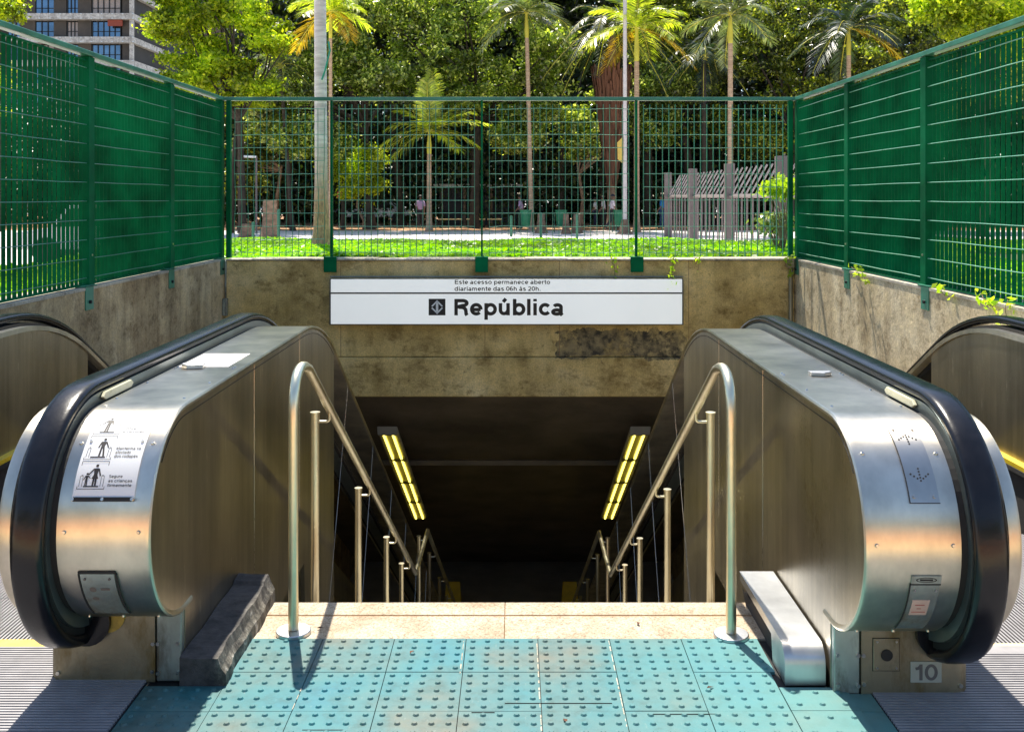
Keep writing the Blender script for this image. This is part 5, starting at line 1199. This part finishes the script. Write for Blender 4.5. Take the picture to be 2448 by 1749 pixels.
# kiosk with pale roof edge, kerb row
e = thing('kiosk', (W(1130,0,56)[0],57,0), 'low dark park shelter with a pale roof edge behind the centre palm', 'shelter')
xa, xb = W(1035,0,56)[0], W(1250,0,56)[0]; zr = W(0,441,56)[2]
mb = MB(); mb.box(xa,xb,56,59,zr-.14,zr+.02); mb.build('roof', simple('roof_pale', (.45,.45,.42), .6), e)
mb = MB(); mb.box(xa+.3,xb-.3,56.6,58.8,0,zr-.14); mb.build('wall', simple('shelter_dark', (.05,.05,.055), .8), e)
for q in (.1,.35,.65,.9): mb = MB(); mb.box(xa+(xb-xa)*q-.06, xa+(xb-xa)*q+.06, 56.1, 56.22, 0, zr-.14); mb.build('post', M['bark_brown'], e)
e = thing('low_bench', (W(1130,0,52)[0],52,0), 'long low slatted bench in front of the dark shelter', 'bench')
for (a, b) in ((1050,1105),(1115,1160),(1165,1200)):
    mb = MB(); mb.box(W(a,0,52)[0], W(b,0,52)[0], 51.8, 52.2, .40, .46); mb.build('seat', simple('bench_wood', (.5,.42,.2), .6), e)
    for q in (a+3, b-3): mb = MB(); x0 = W(q,0,52)[0]; mb.box(x0-.05,x0+.05,51.85,52.15,0,.40); mb.build('leg', M['bark_dark'], e)
# red sign and pole, parked vehicles far behind
e = thing('street_sign', (W(820,0,53)[0],53,0), 'small red sign on a pale post, left of the young green tree', 'sign')
x0 = W(820,0,53)[0]; mb = MB(); mb.tube([(x0,53,0),(x0,53,W(0,430,53)[2])], .06, 8); mb.build('post', M['grey_paint'], e); mb = MB(); zc_ = W(0,466,53)[2]; mb.box(x0-.30,x0-.06,52.9,52.93,zc_-.16,zc_+.16); mb.build('panel', simple('sign_red', (.5,.06,.05), .5), e, bevel=.02)
def car(px, Y, col, label, L=4.0):
    x0 = W(px,0,Y)[0]; e = thing('parked_car', (x0,Y,0), label, 'car', 'cars seen far off through the fences')
    mb = MB(); pr = [(-2,.35),(-1.98,.75),(-1.2,.86),(-.75,1.38),(.7,1.40),(1.35,.92),(1.95,.82),(2,.35)]
    mb.poly([(x0+a*L/4,Y-.85,b) for a,b in pr], (0,1,0), 1.7); mb.build('body', simple('car_paint', col, .25, 0, .05, coat=.5), e, bevel=.05)
    mb = MB(); mb.poly([(x0+a*L/4,Y-.86,b) for a,b in ((-1.05,.88),(-.7,1.3),(.62,1.32),(1.1,.92))], (0,1,0), 1.72); mb.build('window', M['black'], e)
    for q in (-1.25,1.25): mb = MB(); mb.cyl((x0+q*L/4,Y-.88,.32), .32, 1.76, 'y', 18); mb.build('wheel', M['black'], e)
car(905, 62, (.7,.72,.74), 'silver car parked far back, right of the young green tree')
car(850, 64, (.10,.25,.40), 'blue car parked far back behind the trunks, left of the silver one')
car(275, 24, (.75,.77,.78), 'white car glimpsed through the left side fence')

# people: skinned bodies
def skin_body(name, J, E, mat, parent, root='pelvis', sub=1):
    names = list(J); me = bpy.data.meshes.new(name)
    o_ = np.array(ORG[parent.name]); me.from_pydata([tuple(np.array(J[n][0])-o_) for n in names], [(names.index(a), names.index(b)) for a, b in E], [])
    ob = bpy.data.objects.new(name, me); COL.objects.link(ob); ob.parent = parent
    sk_ = ob.modifiers.new('skin', 'SKIN'); sk_.use_smooth_shade = True
    lay = me.skin_vertices[0].data if len(me.skin_vertices) else None
    if lay:
        for i, n in enumerate(names): lay[i].radius = (J[n][1], J[n][2] if len(J[n]) > 2 else J[n][1]); lay[i].use_root = (n == root)
    s2 = ob.modifiers.new('sub', 'SUBSURF'); s2.levels = sub; s2.render_levels = sub
    me.materials.append(mat); ORG[ob.name] = tuple(o_); return ob
skin_m = simple('skin', (.22,.11,.065), .55, 0, .08)
hair_m = simple('hair_dark', (.02,.015,.012), .6)
def person(px, Y, label, shirt, trousers, H=1.68, stride=.0, face=1, cap=None, z=0, armsw=.25):
    x0 = W(px,0,Y)[0]; e = thing('person', (x0,Y,z), label, 'person', 'people walking in the park')
    k = H/1.68; fx = face     # face: +1 walks toward +x, -1 toward -x, 0 away
    def P(f, l, h): # forward, lateral, height
        return (x0+(f*fx if fx else l)*k, Y+(l if fx else f)*k, z+h*k)
    st = stride; J = {
     'pelvis': (P(0,0,.90), .135*k, .11*k), 'waist': (P(.01,0,1.05), .125*k,.10*k), 'chest': (P(.02,0,1.25), .15*k,.11*k), 'neckb': (P(.02,0,1.40), .075*k), 'neck': (P(.03,0,1.46), .05*k), 'head': (P(.05,0,1.55), .085*k), 'crown': (P(.045,0,1.62), .07*k),
     'hipL': (P(0,.09,.86), .10*k), 'hipR': (P(0,-.09,.86), .10*k),
     'kneeL': (P(st*.45,.09,.48), .062*k), 'ankL': (P(st*.75,.09,.09), .04*k), 'toeL': (P(st*.75+.16,.09,.035), .035*k),
     'kneeR': (P(-st*.15,-.09,.48), .062*k), 'ankR': (P(-st*.80,-.09,.12), .04*k), 'toeR': (P(-st*.80+.15,-.09,.04), .035*k),
     'shL': (P(.02,.17,1.36), .055*k), 'shR': (P(.02,-.17,1.36), .055*k),
     'elL': (P(-armsw*.4,.21,1.10), .042*k), 'elR': (P(armsw*.4,-.21,1.10), .042*k),
     'wrL': (P(-armsw*.6,.21,.86), .028*k), 'wrR': (P(armsw*1.1,-.20,.88), .028*k), 'nose': (P(.14,0,1.545), .014*k)}
    E = [('pelvis','waist'),('waist','chest'),('chest','neckb'),('neckb','neck'),('neck','head'),('head','crown'),('pelvis','hipL'),('pelvis','hipR'),('hipL','kneeL'),('kneeL','ankL'),('ankL','toeL'),('hipR','kneeR'),('kneeR','ankR'),('ankR','toeR'),('chest','shL'),('chest','shR'),('shL','elL'),('elL','wrL'),('shR','elR'),('elR','wrR'),('head','nose')]
    for sd, sg_ in (('L',1),('R',-1)):
        wr = Vector(J['wr'+sd][0]); J['pm'+sd] = (tuple(wr+Vector((.01,0,-.06*k))), .024*k); E.append(('wr'+sd,'pm'+sd))
        for i in range(4):
            J[f'f{sd}{i}'] = (tuple(wr+Vector((.012*(i-1.5) if fx == 0 else .012, .012*(i-1.5) if fx else .01, -.145*k-.008*(1 if i in (1,2) else 0)))), .008*k); E.append(('pm'+sd, f'f{sd}{i}'))
        J['th'+sd] = (tuple(wr+Vector((.035*(fx or 1),0,-.09*k))), .009*k); E.append(('pm'+sd,'th'+sd))
    body = skin_body('body', J, E, skin_m, e)
    g_ = .022*k
    S = {n: (J[n][0], *(r+g_ for r in J[n][1:])) for n in ('pelvis','waist','chest','neckb','shL','shR','elL','elR')}
    skin_body('shirt', S, [('pelvis','waist'),('waist','chest'),('chest','neckb'),('chest','shL'),('chest','shR'),('shL','elL'),('shR','elR')], shirt, e)
    Tn = {n: (J[n][0], *(r+g_*.8 for r in J[n][1:])) for n in ('pelvis','hipL','hipR','kneeL','kneeR','ankL','ankR')}
    skin_body('trousers', Tn, [('pelvis','hipL'),('pelvis','hipR'),('hipL','kneeL'),('kneeL','ankL'),('hipR','kneeR'),('kneeR','ankR')], trousers, e)
    for sd in 'LR':
        Sh = {'a': (J['ank'+sd][0], .045*k), 'b': (J['toe'+sd][0], .042*k)}; skin_body('shoe', Sh, [('a','b')], M['black'], e, 'a')
    hc = P(.035,0,1.60); mb = MB(); 
    for i in range(6):
        a0, a1 = math.pi/2*i/6, math.pi/2*(i+1)/6
        for j in range(12):
            b0, b1 = 2*math.pi*j/12, 2*math.pi*(j+1)/12; rr_ = .108*k
            mb.add([(hc[0]+rr_*math.cos(a)*math.cos(b), hc[1]+rr_*math.cos(a)*math.sin(b), hc[2]+rr_*.95*math.sin(a)) for a,b in ((a0,b0),(a0,b1),(a1,b1),(a1,b0))], [(0,1,2,3)])
    if cap:
        mb.box(hc[0]+fx*.05, hc[0]+fx*.2, hc[1]-.07, hc[1]+.07, hc[2]-.005, hc[2]+.012, 0); mb.build('cap', cap, e, smooth=60)
    else: mb.build('hair', hair_m, e, smooth=60)
    for sg_ in (-1,1):
        mb = MB(); pe = P(.13,.035*sg_,1.565); mb.tube([pe, (pe[0], pe[1], pe[2]+.012)], .009, 6); mb.build('eye', M['black'], e)
    mb = MB(); pm = P(.128,0,1.50); mb.box(pm[0]-.01,pm[0]+.01,pm[1]-.02,pm[1]+.02,pm[2]-.004,pm[2]+.004); mb.build('mouth', simple('lip', (.2,.07,.06), .5), e)
    return e
cl = lambda n, c: simple(n, c, .85, 0, .1, 20)
purple = cl('shirt_purple', (.50,.33,.52)); dark_t = cl('trousers_dark', (.03,.028,.035)); navy = cl('trousers_navy', (.03,.04,.09))
person(1005, 50, 'person in a pinkish purple shirt standing left of the small centre palm', purple, dark_t, 1.66, .06, 0)
person(1245, 49, 'person in a pinkish purple shirt beside the leftmost green bin', purple, dark_t, 1.66, .12, -1)
person(1463, 47.5, 'person in a pale pink shirt and dark cap striding right toward the lamp pole', cl('shirt_pale_pink', (.80,.66,.72)), dark_t, 1.70, .42, 1, cap=cl('cap_navy', (.03,.03,.05)))
person(1424, 53, 'person in a white shirt in the shade, farther left of the pair behind the walker', cl('shirt_white', (.7,.72,.75)), navy, 1.55, .08, -1)
person(1443, 52, 'person in a white shirt in the shade just behind the walker in the cap', cl('shirt_white_grey', (.6,.6,.62)), dark_t, 1.62, .08, -1)
person(1583, 50, 'person in a bright blue shirt at the left end of the grey bar fence', cl('shirt_blue', (.03,.22,.55)), cl('jeans', (.05,.10,.22)), 1.68, .08, -1)

# ------------------------------------------------------------------ concrete office building, upper left
Yb = 128.0; e = thing('office_building', (-57, Yb+6, 0), 'weathered concrete office block with bare floor slabs and blue reflecting windows at upper left', 'building')
slab_m = concrete('slab_concrete', (.45,.40,.36), (.72,.66,.60), (.88,.82,.76), .4); dk = simple('recess_dark', (.05,.042,.036), .7, 0, .3, .5)
xa, xb = W(-30,0,Yb)[0], W(318,0,Yb)[0]
glass = simple('window_glass', (.12,.20,.30), .05, .75, .25, .5, rvar=.02); brn = simple('brown_panel', (.10,.08,.065), .7, 0, .3, .6)
zs = [W(0,32,Yb)[2], W(0,88,Yb)[2], W(0,144,Yb)[2]]
dz_ = zs[0]-zs[1]; levels = [zs[0]+dz_*i for i in range(-9, 4)]
mb = MB(); mb.box(xa, xb-.6, Yb+1.6, Yb+14, 0, levels[-1]); mb.build('core_wall', dk, e)
for z in levels:
    mb = MB(); mb.box(xa, xb, Yb, Yb+14, z-.75, z); mb.build('floor_slab', slab_m, e)
    if z > 14:
        mb = MB(); n = 14
        for k in range(n+1): x = xa+(xb-xa)*k/n; mb.box(x-.10,x+.10,Yb-.06,Yb+.0,z-.14,z-.04); mb.box(x-.10,x+.10,Yb-.06,Yb,z-.70,z-.60)
        mb.build('slab_lights', M['white'], e)
for z in levels[5:12]:
    for k, (a, b) in enumerate(((8,38),(75,120),(152,178),(212,280))):
        mb = MB(); x0, x1 = W(a,0,Yb)[0], W(b,0,Yb)[0]; mb.box(x0, x1, Yb+1.2, Yb+1.3, z+.1, z+dz_-.95); wo = mb.build('window', glass if (k+int(z)) % 4 else simple('curtained_glass', (.45,.36,.32), .3), e)
        mb = MB(); n = 3 if b-a < 50 else 5
        for q in range(n+1): x = x0+(x1-x0)*q/n; mb.box(x-.06,x+.06,Yb+1.1,Yb+1.19,z,z+dz_-.85)
        mb.box(x0,x1,Yb+1.1,Yb+1.19,z+.8,z+.88); mb.build('frame', M['black'], wo)
    for (a, b) in ((38,75),(120,150),(178,210),(285,312)):
        mb = MB(); mb.box(W(a,0,Yb)[0], W(b,0,Yb)[0], Yb+1.0, Yb+1.5, z, z+dz_-.76); mb.build('wall_panel', brn, e)
    mb = MB(); mb.box(xb-.55, xb-.15, Yb+.2, Yb+.8, z, z+dz_-.76); mb.build('column', slab_m, e)
mb = MB(); mb.box(W(255,0,Yb)[0], W(290,0,Yb)[0], Yb+.3, Yb+.5, zs[1]+.2+1.2, zs[1]+2.2); mb.build('red_awning', simple('awning_red', (.35,.07,.04), .7), e)
# darker side tower
e2 = thing('apartment_tower', (-40, 140, 0), 'dark glazed tower with balconies partly hidden by the lime tree', 'building')
x0, x1 = W(320,0,140)[0], W(385,0,140)[0]; mb = MB(); mb.box(x0, x1, 140, 152, 0, 27.5); mb.build('wall', simple('tower_dark', (.05,.06,.08), .4), e2)
for z in np.arange(9.0, 29, 3.0): mb = MB(); mb.box(x0+1.2, x1+1.2, 139.2, 141, z-.35, z+.2); mb.build('balcony', simple('balcony_pale', (.42,.44,.46), .6), e2)
x0, x1 = W(335,0,150)[0], W(600,0,150)[0]
e3 = thing('brown_block', (x0/2+x1/2, 156, 0), 'pinkish brown rendered block behind the lime tree', 'building')
mb = MB(); mb.box(x0,x1,156,170,0,38); mb.build('wall', simple('render_brown', (.22,.14,.11), .85), e3)
for z in np.arange(12, 36, 3.2):
    for x in np.arange(x0+1, x1-1.5, 2.6): mb = MB(); mb.box(x, x+1.2, 155.9, 156.0, z, z+1.5); mb.build('window', glass, e3)

# ------------------------------------------------------------------ behind the viewer: what the steel reflects
for k, (x, y, lb) in enumerate(((-14,-28,'tree behind the viewer on the left'),(-5,-30,'tree behind the viewer left of centre'),(4,-29,'tree behind the viewer right of centre'),(13,-28,'tree behind the viewer on the right'),(-23,-29,'tree behind the viewer far left'),(22,-29,'tree behind the viewer far right'))):
    tree((x,y,0), 3.6, [((x,y,5.6),(4.6,2.5,3.6),60,1.1,60)], 0, .38, M['leaf_olive'], M['bark_brown'], .2, lb, 'trees across the plaza behind the viewer', nl=8)
